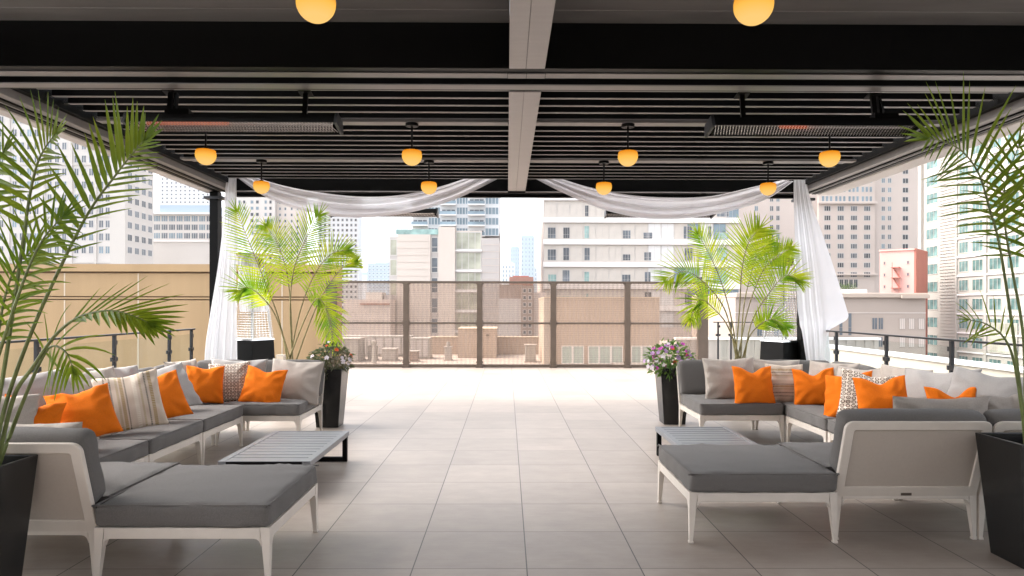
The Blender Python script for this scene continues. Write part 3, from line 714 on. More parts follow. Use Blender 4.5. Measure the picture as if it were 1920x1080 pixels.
# right sofa, far row
pillow('large plain beige cushion at the left end of the right sofa', M['beige'], 1370, 710, 7.28, .58, .46, 4, 15, -1, .02, .18, gb)
pillow('orange cushion with a deep dent in front of the large beige one', M['orange'], 1414, 722, 6.98, .42, .40, 2, 16, 0, .15, .17, go)
pillow('beige cushion behind the banded cushion of the right sofa', M['beige'], 1456, 711, 7.38, .56, .45, 0, 14, 2, .02, .16, gb)
pillow('cream cushion with horizontal ochre bands on the right sofa', M['stripe_h'], 1474, 719, 7.08, .40, .42, -3, 15, 1, .02, .15, None)
pillow('orange cushion with a deep dent right of the banded one', M['orange'], 1529, 725, 6.82, .40, .38, -18, 14, -4, .17, .16, go)
# right sofa, side row
pillow('grey beige cushion in the right sofa far corner', M['beige'], 1560, 719, 6.86, .52, .46, -50, 20, 0, 0, .17, gb)
pillow('beige cushion behind the right ring patterned cushion', M['beige'], 1612, 731, 6.35, .58, .46, -64, 24, -2, .03, .17, gb)
pillow('orange cushion squeezed left of the right ring patterned cushion', M['orange'], 1592, 741, 6.05, .44, .42, -52, 22, -10, .06, .14, go)
pillow('brown and cream ring patterned cushion on the right sofa', M['hex'], 1638, 743, 5.85, .52, .44, -22, 20, 6, .08, .15, None)
pillow('orange cushion in front of the right ring patterned cushion', M['orange'], 1658, 751, 5.45, .40, .40, -12, 18, -4, .14, .17, go)
pillow('beige cushion right of the dented orange one on the right sofa', M['beige'], 1690, 731, 6.02, .50, .44, -66, 22, 2, 0, .17, gb)
pillow('pale cushion above the half hidden orange one at the right', M['pale'], 1762, 742, 5.45, .60, .47, -58, 22, -3, .06, .18, gb)
pillow('pale cushion at the far right beside the palm fronds', M['pale'], 1858, 752, 4.95, .62, .46, -62, 22, 4, .05, .18, gb)
pillow('orange cushion whose two corners peep over the near right backrest', M['orange'], 1799, 771, 4.98, .40, .38, -10, 16, -3, .2, .15, go)
pillow('long beige cushion lying along the near right backrest', M['beige'], 1762, 792, 4.36, .64, .36, 180, 14, 0, .02, .15, gb)
pillow('beige cushion behind the near right corner backrest', M['beige'], 1888, 783, 4.38, .34, .34, 176, 16, 4, .04, .15, gb)

# ------------------------------------------------------------------ coffee tables
def make_table(w, d, h):
    r = empty('coffee_table', (0, 0, 0))
    b = MB(); n = 11; e = .05
    b.box(0, 0, h - .042, e, d, h); b.box(w - e, 0, h - .042, w, d, h)
    b.box(e, 0, h - .042, w - e, .03, h); b.box(e, d - .03, h - .042, w - e, d, h)
    b.build('rim', M['tabletop'], r, bevel=.003)
    b = MB(); p = (d - .06) / n
    for k in range(n): b.box(e + .001,   .03 + k * p + .007, h - .022, w - e - .001, .03 + (k + 1) * p - .007, h - .003)
    b.build('slatted_top', M['tabletop'], r, bevel=.002)
    for y in (.03, d - .07):
        b = MB(); t = .04
        b.box(.004, y, .0, .004 + t, y + t, h - .0425); b.box(w - .004 - t, y, 0, w - .004, y + t, h - .0425)
        b.box(.004 + t, y + .001, 0.001, w - .004 - t, y + t - .001, t); b.box(.004 + t, y + .001, h - .075, w - .004 - t, y + t - .001, h - .0435)
        b.build('leg', M['black_metal'], r, bevel=.002)
    MB().box(.06, -.003, h - .040, w - .06, -.0005, h - .003).build('end_strip', M['black_metal'], r)
    return r
t0 = make_table(.665, 1.22, .26); t0.location = (-2.075, 4.98, 0)
tag(t0, 'low grey slatted coffee table in front of the left sofa', 'coffee table', 'low slatted coffee tables')
t1 = copy_tree(t0); t1.location = (1.385, 5.22, 0)
tag(t1, 'low grey slatted coffee table behind the right ottoman', 'coffee table', 'low slatted coffee tables')

# ------------------------------------------------------------------ planters
def make_planter():
    r = empty('planter', (0, 0, 0)); h, a, b_ = .665, .125, .178
    b = MB(); pr = [(a, 0), (b_, h), (b_ - .016, h), (b_ - .024, h - .08), (.02, h - .081)]
    vs = []
    for q, z in pr: vs += [(-q, -q, z), (q, -q, z), (q, q, z), (-q, q, z)]
    fs = [(3, 2, 1, 0)]
    for i in range(3):
        for k in range(4): fs.append((i * 4 + k, i * 4 + (k + 1) % 4, (i + 1) * 4 + (k + 1) % 4, (i + 1) * 4 + k))
    b.add(vs, fs); b.build('pot', M['planter'], r, bevel=.004)
    s_ = MB(); n = 10; q = b_ - .0225; vs = []
    for j in range(n + 1):
        for i in range(n + 1):
            x, y = -q + 2 * q * i / n, -q + 2 * q * j / n
            vs.append((x, y, h - .062 + .012 * noise.noise(Vector((x * 25, y * 25, 3)))))
    s_.add(vs, [(j * (n + 1) + i, j * (n + 1) + i + 1, (j + 1) * (n + 1) + i + 1, (j + 1) * (n + 1) + i) for j in range(n) for i in range(n)])
    s_.build('soil', M['soil'], r, smooth=True)
    return r
pots = [((-2.405, 3.13), 'black tapered planter in the bottom left corner'), ((2.835, 3.73), 'black tapered planter at the right picture edge'),
        ((-2.035, 7.98), 'black tapered planter at the end of the left sofa under dark leaves'), ((1.965, 8.2), 'black tapered planter at the end of the right sofa under bright flowers'),
        ((PX(548, 9.0), 9.0), 'black planter hidden behind the left sofa holding the far palm'), ((PX(1388, 9.0), 9.0), 'black planter hidden behind the right sofa holding the far palm')]
p0 = make_planter()
for i, ((x, y), lb) in enumerate(pots):
    o = p0 if i == 0 else copy_tree(p0); o.location = (x, y, 0); tag(o, lb, 'planter', 'black tapered planters on the terrace')

# ------------------------------------------------------------------ palms
def leaflet(b, base, d, nrm, L, w, droop, seg=5, twist=0.0):
    d = d.normalized(); p = base.copy(); s_ = d.cross(nrm).normalized(); vs = []
    for k in range(seg + 1):
        t = k / seg
        ww = w * (min(1, .35 + t * 3.2) * (1 - t) ** .62 if t < 1 else 0) + .0006
        up = s_.cross(d).normalized()
        c = p + up * (-.35 * ww)
        vs += [p - s_ * ww, c, p + s_ * ww]
        d = (d + Vector((0, 0, -droop / seg))).normalized(); p = p + d * (L / seg)
        s2 = s_ - d * s_.dot(d); s_ = s2.normalized()
    fs = []
    for k in range(seg):
        i = k * 3; fs += [(i, i + 1, i + 4, i + 3), (i + 1, i + 2, i + 5, i + 4)]
    b.add(vs, fs, 0)
def frond(parent, pts, nrm, n, Lf, w, m, ms, start=.3, droop=.35, r0=.010, sweep=.75, lenL=1.0, lenR=1.0, jit=.12, wL=1.0, wR=1.0, swL=0.0, swR=0.0):
    C = catmull(pts, 40); b = MB()
    b.path(C, [r0 * (1 - .82 * i / 40) for i in range(41)], 6, 1)
    for i in range(n):
        t = start + (1 - start) * (i + .5) / n
        q = t * 40; j = min(int(q), 39); base = C[j].lerp(C[j + 1], q - j)
        T = (C[min(j + 1, 40)] - C[max(j - 1, 0)]).normalized()
        N = (nrm - T * nrm.dot(T)).normalized(); S = T.cross(N).normalized()
        prof = math.sin(math.pi * min(1, .18 + .72 * (i + .5) / n)) ** .8
        for sg, sc, ws, sx in ((-1, lenL, wL, swL), (1, lenR, wR, swR)):
            if sc <= 0 or random.random() < .03: continue
            L = Lf * prof * sc * random.uniform(1 - jit, 1 + jit)
            sw = sweep + sx + .75 * (i / n) ** 2 + random.uniform(-.09, .09)
            d = S * sg + T * sw + N * (.16 + random.uniform(-.05, .05))
            leaflet(b, base, d, N, L, w * ws * random.uniform(.8, 1.1), droop * random.uniform(.6, 1.4))
    for k in range(3):
        T = (C[40] - C[38]).normalized(); N = (nrm - T * nrm.dot(T)).normalized(); S = T.cross(N).normalized()
        leaflet(b, C[40], T + S * (k - 1) * .25, N, Lf * .5, w * .8, droop * .5)
    return b.build('frond', [m, ms], parent, world=True, smooth=False)
def palm(name, label, base, fronds, nrm, m, ms, n, Lf, w, group, r0=.010, **kw):
    r = tag(empty(name, base), label, 'palm', group)
    for fr in fronds:
        pts, opt = fr; o = dict(kw); o.update(opt); nn = o.pop('nrm', nrm)
        frond(r, [P(*p) for p in pts], Vector(nn), o.pop('n', n), o.pop('L', Lf), o.pop('w', w), m, ms, r0=o.pop('r0', r0), **o)
    return r
gp = 'potted palms on the terrace'
random.seed(11)
NL = (.15, -.9, .35)
zp = .615
def b_at(xx, yy, dx=0, dy=0):  # start of a stem on the soil, as photo coordinates
    X, Y = xx + dx, yy + dy
    return (VX + X * F / Y, VY + (EYE - zp) * F / Y, Y)
bl = lambda dx=0, dy=0: b_at(-2.405, 3.13, dx, dy)
palm('potted_palm', 'big dark green palm at the left edge in the near planter', (-2.405, 3.13, .6), [
    ([bl(.02, .05), (12, 700, 3.15), (44, 480, 3.1), (60, 370, 3.1), (74, 310, 3.05), (90, 278, 3.0), (106, 256, 2.95)], dict(start=.38, n=15, L=.26, w=.015, droop=.22, sweep=.55, lenR=.8, wR=.6, swR=.3)),
    ([bl(.06, .03), (18, 752, 3.2), (70, 608, 3.15), (128, 480, 3.1), (172, 396, 3.05), (214, 338, 3.0), (244, 299, 2.95), (270, 268, 2.9)], dict(start=.42, n=17, L=.30, w=.019, droop=.10, sweep=.5, lenR=.95, wR=.35, swR=.65)),
    ([bl(.05, .08), (30, 748, 3.2), (66, 690, 3.15), (108, 630, 3.1), (152, 596, 3.08), (205, 584, 3.03), (245, 591, 3), (280, 606, 3)], dict(start=.52, n=13, L=.26, droop=.10, sweep=1.1, w=.015, nrm=(.1, -.6, .8), lenR=.9)),
    ([bl(-.02, .02), (-12, 720, 3.05), (18, 620, 3.0), (52, 520, 2.98), (84, 452, 2.95), (120, 410, 2.95)], dict(start=.34, n=14, L=.24, droop=.5, sweep=.9, w=.009)),
    ([bl(-.05, 0), (-50, 600, 3.2), (-40, 440, 3.2), (-26, 370, 3.2), (-8, 320, 3.15), (12, 286, 3.1)], dict(start=.45, n=9, L=.26, w=.014, droop=.2, sweep=.6)),
    ([bl(.04, .1), (30, 800, 3.25), (62, 720, 3.2), (86, 668, 3.2), (104, 650, 3.15), (128, 662, 3.1), (140, 690, 3.1)], dict(start=.5, n=9, L=.24, droop=.9, sweep=.6, w=.010)),
    ([bl(-.03, .06), (-20, 760, 3.25), (0, 640, 3.25), (14, 560, 3.25), (36, 500, 3.2), (70, 470, 3.2)], dict(start=.4, n=15, L=.28, droop=.5, sweep=.8, w=.010)),
], NL, M['palm_near'], M['stem'], 20, .3, .0125, gp, .011)
br_ = lambda dx=0, dy=0: b_at(2.835, 3.73, dx, dy)
NR = (-.15, -.9, .35)
palm('potted_palm', 'dark green palm at the right edge arching over the railing', (2.835, 3.73, .6), [
    ([br_(-.02, 0), (1917, 720, 3.7), (1900, 590, 3.65), (1878, 455, 3.6), (1860, 390, 3.55), (1840, 325, 3.5), (1812, 285, 3.45), (1782, 266, 3.4), (1744, 256, 3.35)], dict(start=.40, n=21, L=.38, w=.0165, droop=.14, sweep=.5, lenL=1.0, wL=.45, lenR=1.0)),
    ([br_(0, .03), (1925, 640, 3.72), (1902, 500, 3.7), (1888, 410, 3.65), (1890, 340, 3.6), (1915, 270, 3.6)], dict(start=.42, n=13, L=.30, w=.007, droop=.22, sweep=.45)),
    ([br_(-.03, -.02), (1912, 705, 3.65), (1893, 640, 3.6), (1858, 608, 3.6), (1822, 598, 3.55)], dict(start=.5, n=8, L=.20, w=.006, droop=.4, sweep=.8)),
    ([br_(.02, .02), (1938, 600, 3.8), (1935, 470, 3.8), (1948, 380, 3.75), (1990, 310, 3.7)], dict(start=.45, n=12, L=.38, w=.012, droop=.2, sweep=.5)),
], NR, M['palm_near'], M['stem'], 20, .3, .0125, gp, .010)
random.seed(21)
def fan(label, cx, cy, list_, seedn):
    base = (PX(cx, 9.0), 9.0, .6); s = (cx, VY + (EYE - zp) * F / 9.0)
    fr = []
    for k, (pts, o) in enumerate(list_):
        q = [(s[0] + random.uniform(-9, 9), s[1], 9.0 + random.uniform(-.06, .06))]
        dd = random.uniform(-.45, .45) if 'dd' not in o else o.pop('dd')
        m_ = len(pts)
        q += [(x, y, 9.0 + dd * (i + 1) / m_) for i, (x, y) in enumerate(pts)]
        fr.append((q, o))
    return palm('potted_palm', label, base, fr, (0, -.85, .45), M['palm_far'], M['stem_far'], 31, .35, .0108, gp, .011, start=.38, droop=.14, sweep=.62, jit=.06)
fan('bright yellow green palm behind the left sofa', 548, 672, [
    ([(524, 600), (496, 525), (470, 460), (445, 398)], dict(dd=-.3)),
    ([(545, 580), (552, 505), (574, 450), (598, 405)], dict(dd=-.1, L=.4)),
    ([(562, 590), (588, 520), (620, 478), (652, 470)], dict(dd=.3, L=.38)),
    ([(580, 610), (605, 555), (640, 505), (668, 492)], dict(dd=.3, L=.3)),
    ([(520, 598), (492, 558), (466, 540), (446, 548)], dict(dd=-.4)),
    ([(572, 600), (596, 560), (616, 590), (626, 646)], dict(dd=-.3, droop=.6)),
    ([(546, 580), (538, 510), (520, 455), (500, 425)], dict(dd=.4)),
], 1)
fan('bright green palm behind the right sofa', 1388, 672, [
    ([(1372, 595), (1352, 525), (1330, 475), (1308, 436)], dict(dd=-.2)),
    ([(1388, 575), (1392, 505), (1404, 455), (1424, 428)], dict(dd=-.3, L=.42)),
    ([(1402, 585), (1430, 510), (1458, 480), (1484, 464)], dict(dd=.1, L=.3)),
    ([(1410, 605), (1444, 548), (1474, 516), (1502, 524)], dict(dd=-.2)),
    ([(1362, 585), (1322, 530), (1284, 508), (1248, 526)], dict(dd=-.3, L=.4)),
    ([(1366, 612), (1336, 575), (1312, 562), (1296, 598)], dict(dd=-.1, droop=.5)),
    ([(1406, 632), (1430, 605), (1452, 598), (1476, 614)], dict(dd=-.2, L=.28)),
    ([(1395, 580), (1410, 510), (1424, 470), (1446, 452)], dict(dd=.3)),
], 2)

# ------------------------------------------------------------------ flowers
def bushy(name, label, c, rx, rz_, nleaf, leafm, size, flowers, cat):
    r = tag(empty(name, c), label, cat); b = MB()
    def rp(k):
        while True:
            v = Vector((random.uniform(-1, 1), random.uniform(-1, 1), random.uniform(-.8, 1)))
            if k < v.length < 1: break
        f = 1 + .25 * noise.noise(v * 2.2 + Vector((rx, 0, 0)))
        return Vector((v.x * rx * f, v.y * rx * f, (v.z * rz_ * f) + rz_ * .45)), v.normalized()
    for i in range(12):
        p, n_ = rp(.4); b.path([(0, 0, -.06), (p * .5)[:], p[:]], [.006, .004, .002], 4, 1)
    for i in range(nleaf):
        p, n_ = rp(.5); d = (n_ + Vector((random.uniform(-1, 1), random.uniform(-1, 1), random.uniform(-.8, .6)))).normalized()
        up = (n_ + Vector((random.uniform(-.5, .5), random.uniform(-.5, .5), .3))).normalized()
        leaflet(b, p, d, up, size * random.uniform(.7, 1.3), size * .26, .4, 3)
    b.build('foliage', [leafm, M['stem']], r)
    for mname, cnt in flowers:
        f = MB()
        for k in range(5):
            a = k * 2 * math.pi / 5; e = Vector((math.cos(a), math.sin(a), .25)); t = Vector((-math.sin(a), math.cos(a), 0))
            f.add([(0, 0, 0), (e * .016 - t * .013)[:], (e * .028)[:], (e * .016 + t * .013)[:]], [(0, 1, 2, 3)])
        f.lathe(0, 0, [(.001, .006), (.005, .005), (.006, .001)], 6)
        o = None
        for i in range(cnt):
            p, n_ = rp(.86)
            if p.z < 0: p.z = abs(p.z)
            if n_.y > .3: n_.y *= -1; p.y *= -1
            o = f.build('flower', M[mname], r) if o is None else o.copy()
            if i: COL.objects.link(o); o.parent = r
            o.location = p * 1.03; o.rotation_mode = 'QUATERNION'; o.rotation_quaternion = (n_ + Vector((0, -.5, .4))).to_track_quat('Z', 'X')
            s_ = random.uniform(.75, 1.25); o.scale = (s_, s_, s_)
    return r
random.seed(5)
bushy('flowering_plant', 'mixed magenta, white and orange flowers in the right planter', (1.93, 8.16, .66), .27, .21, 620, M['bush'], .06, [('petal_p', 22), ('petal_w', 18), ('petal_o', 8), ('petal_l', 20)], 'flowers')
bushy('leafy_plant', 'dark leafy plant with a few dull red blooms in the left planter', (-2.03, 7.97, .66), .23, .20, 680, M['bush_red'], .055, [('petal_w', 10), ('petal_o', 4)], 'plant')

# ------------------------------------------------------------------ pyramid patio heaters
def make_patio_heater():
    r = empty('patio_heater', (0, 0, 0)); H = 2.22
    b = MB(); b.frustum(0, 0, .04, .86, .255, .225); b.build('base_cabinet', M['black_metal'], r, bevel=.004)
    MB().frustum(0, 0, .862, .885, .232, .228).build('deck_plate', M['chrome'], r)
    for i, j in ((-1, -1), (1, -1), (1, 1), (-1, 1)):
        c = MB(); c.path([(i * .262, j * .262, .0), (i * .105, j * .105, H - .1)], .013, 6); c.build('corner_post', M['chrome'], r)
    MB().lathe(0, 0, [(.05, .886), (.05, H - .16)], 20).build('glass_tube', M['glass'], r, smooth=True)
    for rot in range(4):
        g = MB(); Rm = Matrix.Rotation(rot * PI / 2, 4, 'Z')
        def e(t, s_): # point on the sloping face
            z = .90 + t * (H - .26 - .90); a = .225 - .095 * t
            return Rm @ Vector((s_ * a, -a, z))
        for k in range(30): g.path([e(k / 29, -1), e(k / 29, 1)], .003, 3, cap=False)
        for k in range(-3, 4): g.path([e(0, k / 3.4), e(1, k / 3.4)], .003, 3, cap=False)
        g.build('guard_mesh', M['chrome'], r)
    MB().frustum(0, 0, H - .22, H - .10, .09, .115).build('burner', M['bronze'], r, bevel=.004)
    t = MB(); t.frustum(0, 0, H - .045, H + .0, .30, .11); t.frustum(0, 0, H - .06, H - .046, .298, .30); t.build('reflector_hood', M['chrome'], r, bevel=.003)
    MB().path([(0, 0, H - .1), (0, 0, H - .06)], .03, 8).build('hood_stem', M['chrome'], r)
    return r
ph = make_patio_heater(); ph.location = (PX(1470, 10.45), 10.45, 0); ph.rotation_euler.z = R(24)
tag(ph, 'pyramid patio heater with steel guard behind the right sofa', 'patio heater', 'pyramid patio heaters')
ph2 = copy_tree(ph); ph2.location = (PX(474, 10.62), 10.62, 0); ph2.rotation_euler.z = R(-24)
tag(ph2, 'pyramid patio heater half hidden by the left curtain', 'patio heater', 'pyramid patio heaters')

# ------------------------------------------------------------------ railings
def railing(name, label, p0, p1, posts, h=1.05, gap=.05):
    p0, p1 = Vector((*p0, 0)), Vector((*p1, 0)); r = tag(empty(name, p0), label, 'railing', 'glass railings round the terrace')
    dv = (p1 - p0); L = dv.length; T = Matrix.Translation((0, 0, 0)) @ Matrix.Rotation(math.atan2(dv.y, dv.x), 4, 'Z')
    def bld(b, n, m, **k): b.v = [T @ v for v in b.v]; return b.build(n, m, r, **k)
    b = MB(); b.box(-.05, -.025, h - .022, L + .05, .025, h); bld(b, 'handrail', M['steel'], bevel=.004)
    for s in posts:
        b = MB(); b.box(s - .018, -.018, 0, s + .018, .018, h - .0225); b.box(s - .06, -.05, 0, s + .06, .05, .012); bld(b, 'post', M['steel'], bevel=.002)
        for x0, x1, za, zc in ((s - .054, s - .0185, h - .324, h - .276), (s + .0185, s + .054, h - .324, h - .276), (s - .054, s - .0185, .126, .174), (s + .0185, s + .054, .126, .174), (s + .0185, s + .046, h - .13, h - .08)):
            b = MB(); b.box(x0, -.014, za, x1, .020, zc); bld(b, 'glass_clamp', M['steel'], bevel=.002)
    for a, c in zip(posts[:-1], posts[1:]):
        b = MB(); b.box(a + gap, -.004, .08, c - gap, .004, h - .08); bld(b, 'glass_panel', M['glass'])
    return r
XLr, XRr = -4.60, 4.60
railing('glass_railing', 'glass railing with dark steel posts along the left edge', (XLr, 1.4), (XLr, 10.15), [.2, 1.45, 2.75, 4.05, 5.40, 6.74, 8.06, 8.72])
railing('glass_railing', 'glass railing with dark steel posts along the right edge', (XRr, 1.4), (XRr, 10.35), [.2, 1.5, 2.8, 4.2, 5.72, 6.95, 8.22, 8.92])
railing('glass_railing', 'short glass railing right of the bronze wind screen', (4.72, 15.62), (6.55, 15.62), [.06, .35, 1.6])

# ------------------------------------------------------------------ bronze wind screen fence
FD = 15.68
fn = tag(empty('wind_screen', (0, FD, 0)), 'bronze framed wind screen with tinted panels across the terrace end', 'wind screen')
def fb(name, m, *bx, bevel=.004):
    b = MB()
    for q in bx: b.box(*q)
    return b.build(name, m, fn, world=True, bevel=bevel)
px = [622, 762, 899.5, 1037.5, 1176.5, 1318]; PXs = [PX(x, FD) for x in px]
zt_, zm, zb = PZ(528.5, FD), PZ(606, FD), PZ(686, FD)
for i, x in enumerate(PXs):
    w = .115 if i in (0, 5) else .062
    fb('post', M['bronze'], (x - w, FD - .06, .0, x + w, FD + .06, zt_ - .036))
    if 0 < i < 5:
        for z, sn in ((zt_ - .036, -1), (zm + .03, 1), (zm - .03, -1), (zb + .06, 1)):
            for sg in (-1, 1):
                prf = [(0, 0), (.036, 0), (.030, .008), (.016, .014), (.009, .030), (.004, .05), (0, .052)]
                vs = [(x + sg * (w + .0005 + a), FD + t, z + sn * hh) for t in (-.02, .02) for a, hh in prf]; n = len(prf)
                MB().add(vs, [tuple(range(n)), tuple(range(2 * n - 1, n - 1, -1))] + [(q, n + q, n + (q + 1) % n, (q + 1) % n) for q in range(n)]).build('corner_bracket', M['bronze'], fn, world=True)
        MB().box(x - .085, FD - .085, .002, x + .085, FD + .085, .05).build('base_plate', M['bronze'], fn, world=True)
xa, xb_ = PXs[0] - .115, PXs[-1] + .115
fb('top_rail', M['bronze'], (xa, FD - .05, zt_ - .035, xb_, FD + .05, zt_ + .015))
for x0, x1 in zip(PXs[:-1], PXs[1:]):
    a, c = x0 + (.117 if x0 == PXs[0] else .064), x1 - (.117 if x1 == PXs[-1] else .064)
    fb('middle_rail', M['bronze'], (a, FD - .03, zm - .022, c, FD + .03, zm + .022))
    fb('bottom_rail', M['bronze'], (a, FD - .03, zb - .03, c, FD + .03, zb + .035))
    fb('screen_panel', M['screen'], (a, FD - .004, zm + .023, c, FD + .004, zt_ - .037), bevel=0)
    fb('screen_panel', M['screen'], (a, FD - .004, zb + .036, c, FD + .004, zm - .023), bevel=0)
fk = MB(); fk.box(-4.75, 15.752, -.6, 6.6, 15.95, .035)
tag(fk.build('kerb', M['cream']), kind='structure')

# ------------------------------------------------------------------ buildings
class Bld:
    """one building; its main face starts at world point A and runs along angle rz; u along the face, w out of the face (towards the viewer is negative local y)"""
    def __init__(s, name, label, A, rz=0.0, cat='building'):
        s.r = tag(empty(name, (A[0], A[1], -30), rz), label, cat); s.A = Vector((A[0], A[1])); s.rz = rz; s.win = []
        s.d = A[1]
    def box(s, name, m, u0, u1, z0, z1, y0, y1, **k):
        return MB().box(u0, y0, z0 + 30, u1, y1, z1 + 30).build(name, m, s.r, **k)
    def boxes(s, name, m, lst, **k):
        for u0, u1, z0, z1, y0, y1 in lst: MB().box(u0, y0, z0 + 30, u1, y1, z1 + 30).build(name, m, s.r, **k)
    # photo helpers for a face square to the view
    def U(s, x):
        k = (x - VX) / F; return (k * s.A.y - s.A.x) / (math.cos(s.rz) - k * math.sin(s.rz))
    def Z(s, y): return PZ(y, s.d)
    def pbox(s, name, m, x0, x1, yt, yb, y0=0.0, y1=10.0, **k):
        return s.box(name, m, s.U(x0), s.U(x1), s.Z(yb), s.Z(yt), y0, y1, **k)
    def w(s, u0, u1, z0, z1, mats, fr=.06, mull=1, y=0.0, trans=0):
        s.win.append((u0, u1, z0, z1, mats, fr, mull, y, trans))
    def pw(s, x0, x1, yt, yb, mats, fr=.06, mull=1, y=0.0, trans=0): s.w(s.U(x0), s.U(x1), s.Z(yb), s.Z(yt), mats, fr, mull, y, trans)
    def grid(s, cols, rows, mats, fr=.06, mull=1, y=0.0, skip=0.0, alt=None, trans=0):
        for yt, yb in rows:
            for x0, x1 in cols:
                if random.random() < skip: continue
                s.pw(x0, x1, yt, yb, alt if (alt and random.random() < .35) else mats, fr, mull, y, trans)
    def done(s, limit=100):
        s.win.sort(key=lambda q: -(q[1] - q[0]) * (q[3] - q[2])); cache = {}
        rest = {}
        for k, (u0, u1, z0, z1, mats, fr, mull, y, trans) in enumerate(s.win):
            key = (round(u1 - u0, 2), round(z1 - z0, 2), tuple(m.name for m in mats), mull, trans)
            if k < limit:
                if key in cache: o = cache[key].copy(); COL.objects.link(o)
                else:
                    o = win_mesh(MB(), 0, u1 - u0, 0, z1 - z0, fr, mull, 0, trans).build('window', list(mats)); cache[key] = o
                o.parent = s.r; o.location = (u0, y, z0 + 30)
            else:
                b = rest.setdefault(tuple(mats), MB()); win_mesh(b, u0, u1, z0 + 30, z1 + 30, fr, mull, y, trans)
        rs = list(rest.items())
        if rs:
            allm = []; b = MB()
            for mats, q in rs:
                base = len(allm); allm += list(mats); b.add(q.v, q.f); b.mi[-len(q.f):] = [base + i for i in q.mi]
            tag(b.build('window', allm, s.r), kind='stuff')
        return s.r
def win_mesh(b, u0, u1, z0, z1, fr, mull, y, trans=0):
    """frame (material 0) proud of the wall, pane (material 1) set back in it"""
    o = .05
    b.box(u0, y - o, z0, u0 + fr, y - .004, z1, 0); b.box(u1 - fr, y - o, z0, u1, y - .004, z1, 0)
    b.box(u0 + fr, y - o, z0, u1 - fr, y - .004, z0 + fr, 0); b.box(u0 + fr, y - o, z1 - fr, u1 - fr, y - .004, z1, 0)
    b.box(u0 + fr, y - .018, z0 + fr, u1 - fr, y - .006, z1 - fr, 1)
    for k in range(1, mull + 1):
        x = u0 + (u1 - u0) * k / (mull + 1); b.box(x - fr * .3, y - o + .006, z0 + fr, x + fr * .3, y - .019, z1 - fr, 0)
    if trans:
        z = z0 + (z1 - z0) * .36; b.box(u0 + fr, y - o + .010, z - fr * .3, u1 - fr, y - .0195, z + fr * .3, 0)
    return b
def rows(y0, pitch, h, n): return [(y0 + i * pitch, y0 + i * pitch + h) for i in range(n)]
def cols(x0, pitch, w, n): return [(x0 + i * pitch, x0 + i * pitch + w) for i in range(n)]
WF, WW = M['wframe'], M['wframe_w']
random.seed(3)

# tan wall of the neighbour, left
tw = tag(empty('tan_wall', (-14.5, 17.2, -8)), 'long tan stucco wall with dark grooves beyond the left railing', 'wall')
def twb(name, m, x0, x1, z0, z1, y0, y1): return MB().box(x0, y0, z0, x1, y1, z1).build(name, m, tw, world=True)
zT, zg1, zg2 = PZ(497, 17.2), PZ(512.5, 17.2), PZ(560.5, 17.2); xe = PX(632, 17.2)
twb('coping', M['tan'], -15.5, xe, zg1 + .022, zT, 17.13, 17.8)
twb('groove', M['tan_dark'], -15.5, xe, zg1 - .021, zg1 + .021, 17.24, 17.7)
twb('upper_panel', M['tan'], -15.5, xe, zg2 + .05, zg1 - .022, 17.2, 17.75)
twb('groove', M['tan_dark'], -15.5, xe, zg2 + .0205, zg2 + .0495, 17.25, 17.7); twb('groove', M['tan_dark'], -15.5, xe, zg2 - .0495, zg2 - .0205, 17.25, 17.7)
twb('ledge', M['tan'], -15.5, xe, zg2 - .02, zg2 + .02, 17.19, 17.7)
twb('lower_panel', M['tan'], -15.5, xe, -30, zg2 - .05, 17.2, 17.75)
for x in (-12, 125, 262, 398, 530):
    xx = PX(x, 17.2); twb('joint', M['tan_light'], xx - .015, xx + .015, -4, zg2 - .051, 17.194, 17.1995); twb('joint', M['tan_light'], xx - .015, xx + .015, zg2 + .051, zg1 - .023, 17.194, 17.1995)
ub = tag(empty('utility_box', (PX(528, 14.6), 14.6, 0)), 'small cream utility box low beside the far left palm', 'utility box')
b = MB(); b.box(-.09, -.06, 0, .09, .06, .36); b.build('cabinet', M['cream'], ub, bevel=.008)
b = MB(); b.box(-.07, -.066, .05, .07, -.0605, .33); b.build('door', M['tan_light'], ub, bevel=.002)

# left white tower
B = Bld('white_tower', 'large white tower with grey windows filling the left sky behind the palm', (PX(-160, 150), 150))
B.pbox('wall', M['white_wall'], -160, 222, -60, 860, 0, 11)
B.boxes('pilaster', M['white2'], [(B.U(x), B.U(x + 4), B.Z(520), B.Z(-60), -.25, -.001) for x in (-60, 20, 85, 136, 181)])
B.boxes('floor_band', M['white2'], [(B.U(-160), B.U(222), B.Z(y + 3), B.Z(y), -.18, -.002) for y in (214, 310, 406, 492)])
for x0, n in ((-52, 5), (27, 4), (92, 3), (142, 3), (188, 3)):
    B.grid(cols(x0, 13.6 if x0 < 180 else 12, 9.8, n), rows(100, 24.2, 15, 16), (WF, M['pane_grey']), .14, 1, 0, 0, (WF, M['pane_blue']))
B.done()
B = Bld('white_tower', 'narrow white tower wing joined right of the large left tower', (PX(237, 149.7), 149.7), PI / 2)
ue = B.U(290); B.box('wall', M['white2'], 0, ue, -30, 75, 0, 3.2)
for k in range(17):
    for f in (.08, .32, .56, .79): B.w(ue * f, ue * (f + .155), PZ(115 + 22.8 * k, 155), PZ(102 + 22.8 * k, 155), (WF, M['pane_grey'] if k % 3 else M['pane_dark']), .12, 1)
B.done()
B = Bld('blue_glass_block', 'blue grey glass block with flat white canopy left of the left post', (PX(288, 210), 210))
B.pbox('wall', M['white_wall'], 288, 404, 404, 860, 0, 6); B.pbox('roof_plant', M['far_blue'], 300, 404, 386, 401.5, .5, 5.5); B.pbox('canopy', M['spandrel'], 286, 406, 401.5, 404, -1.5, 6.2)
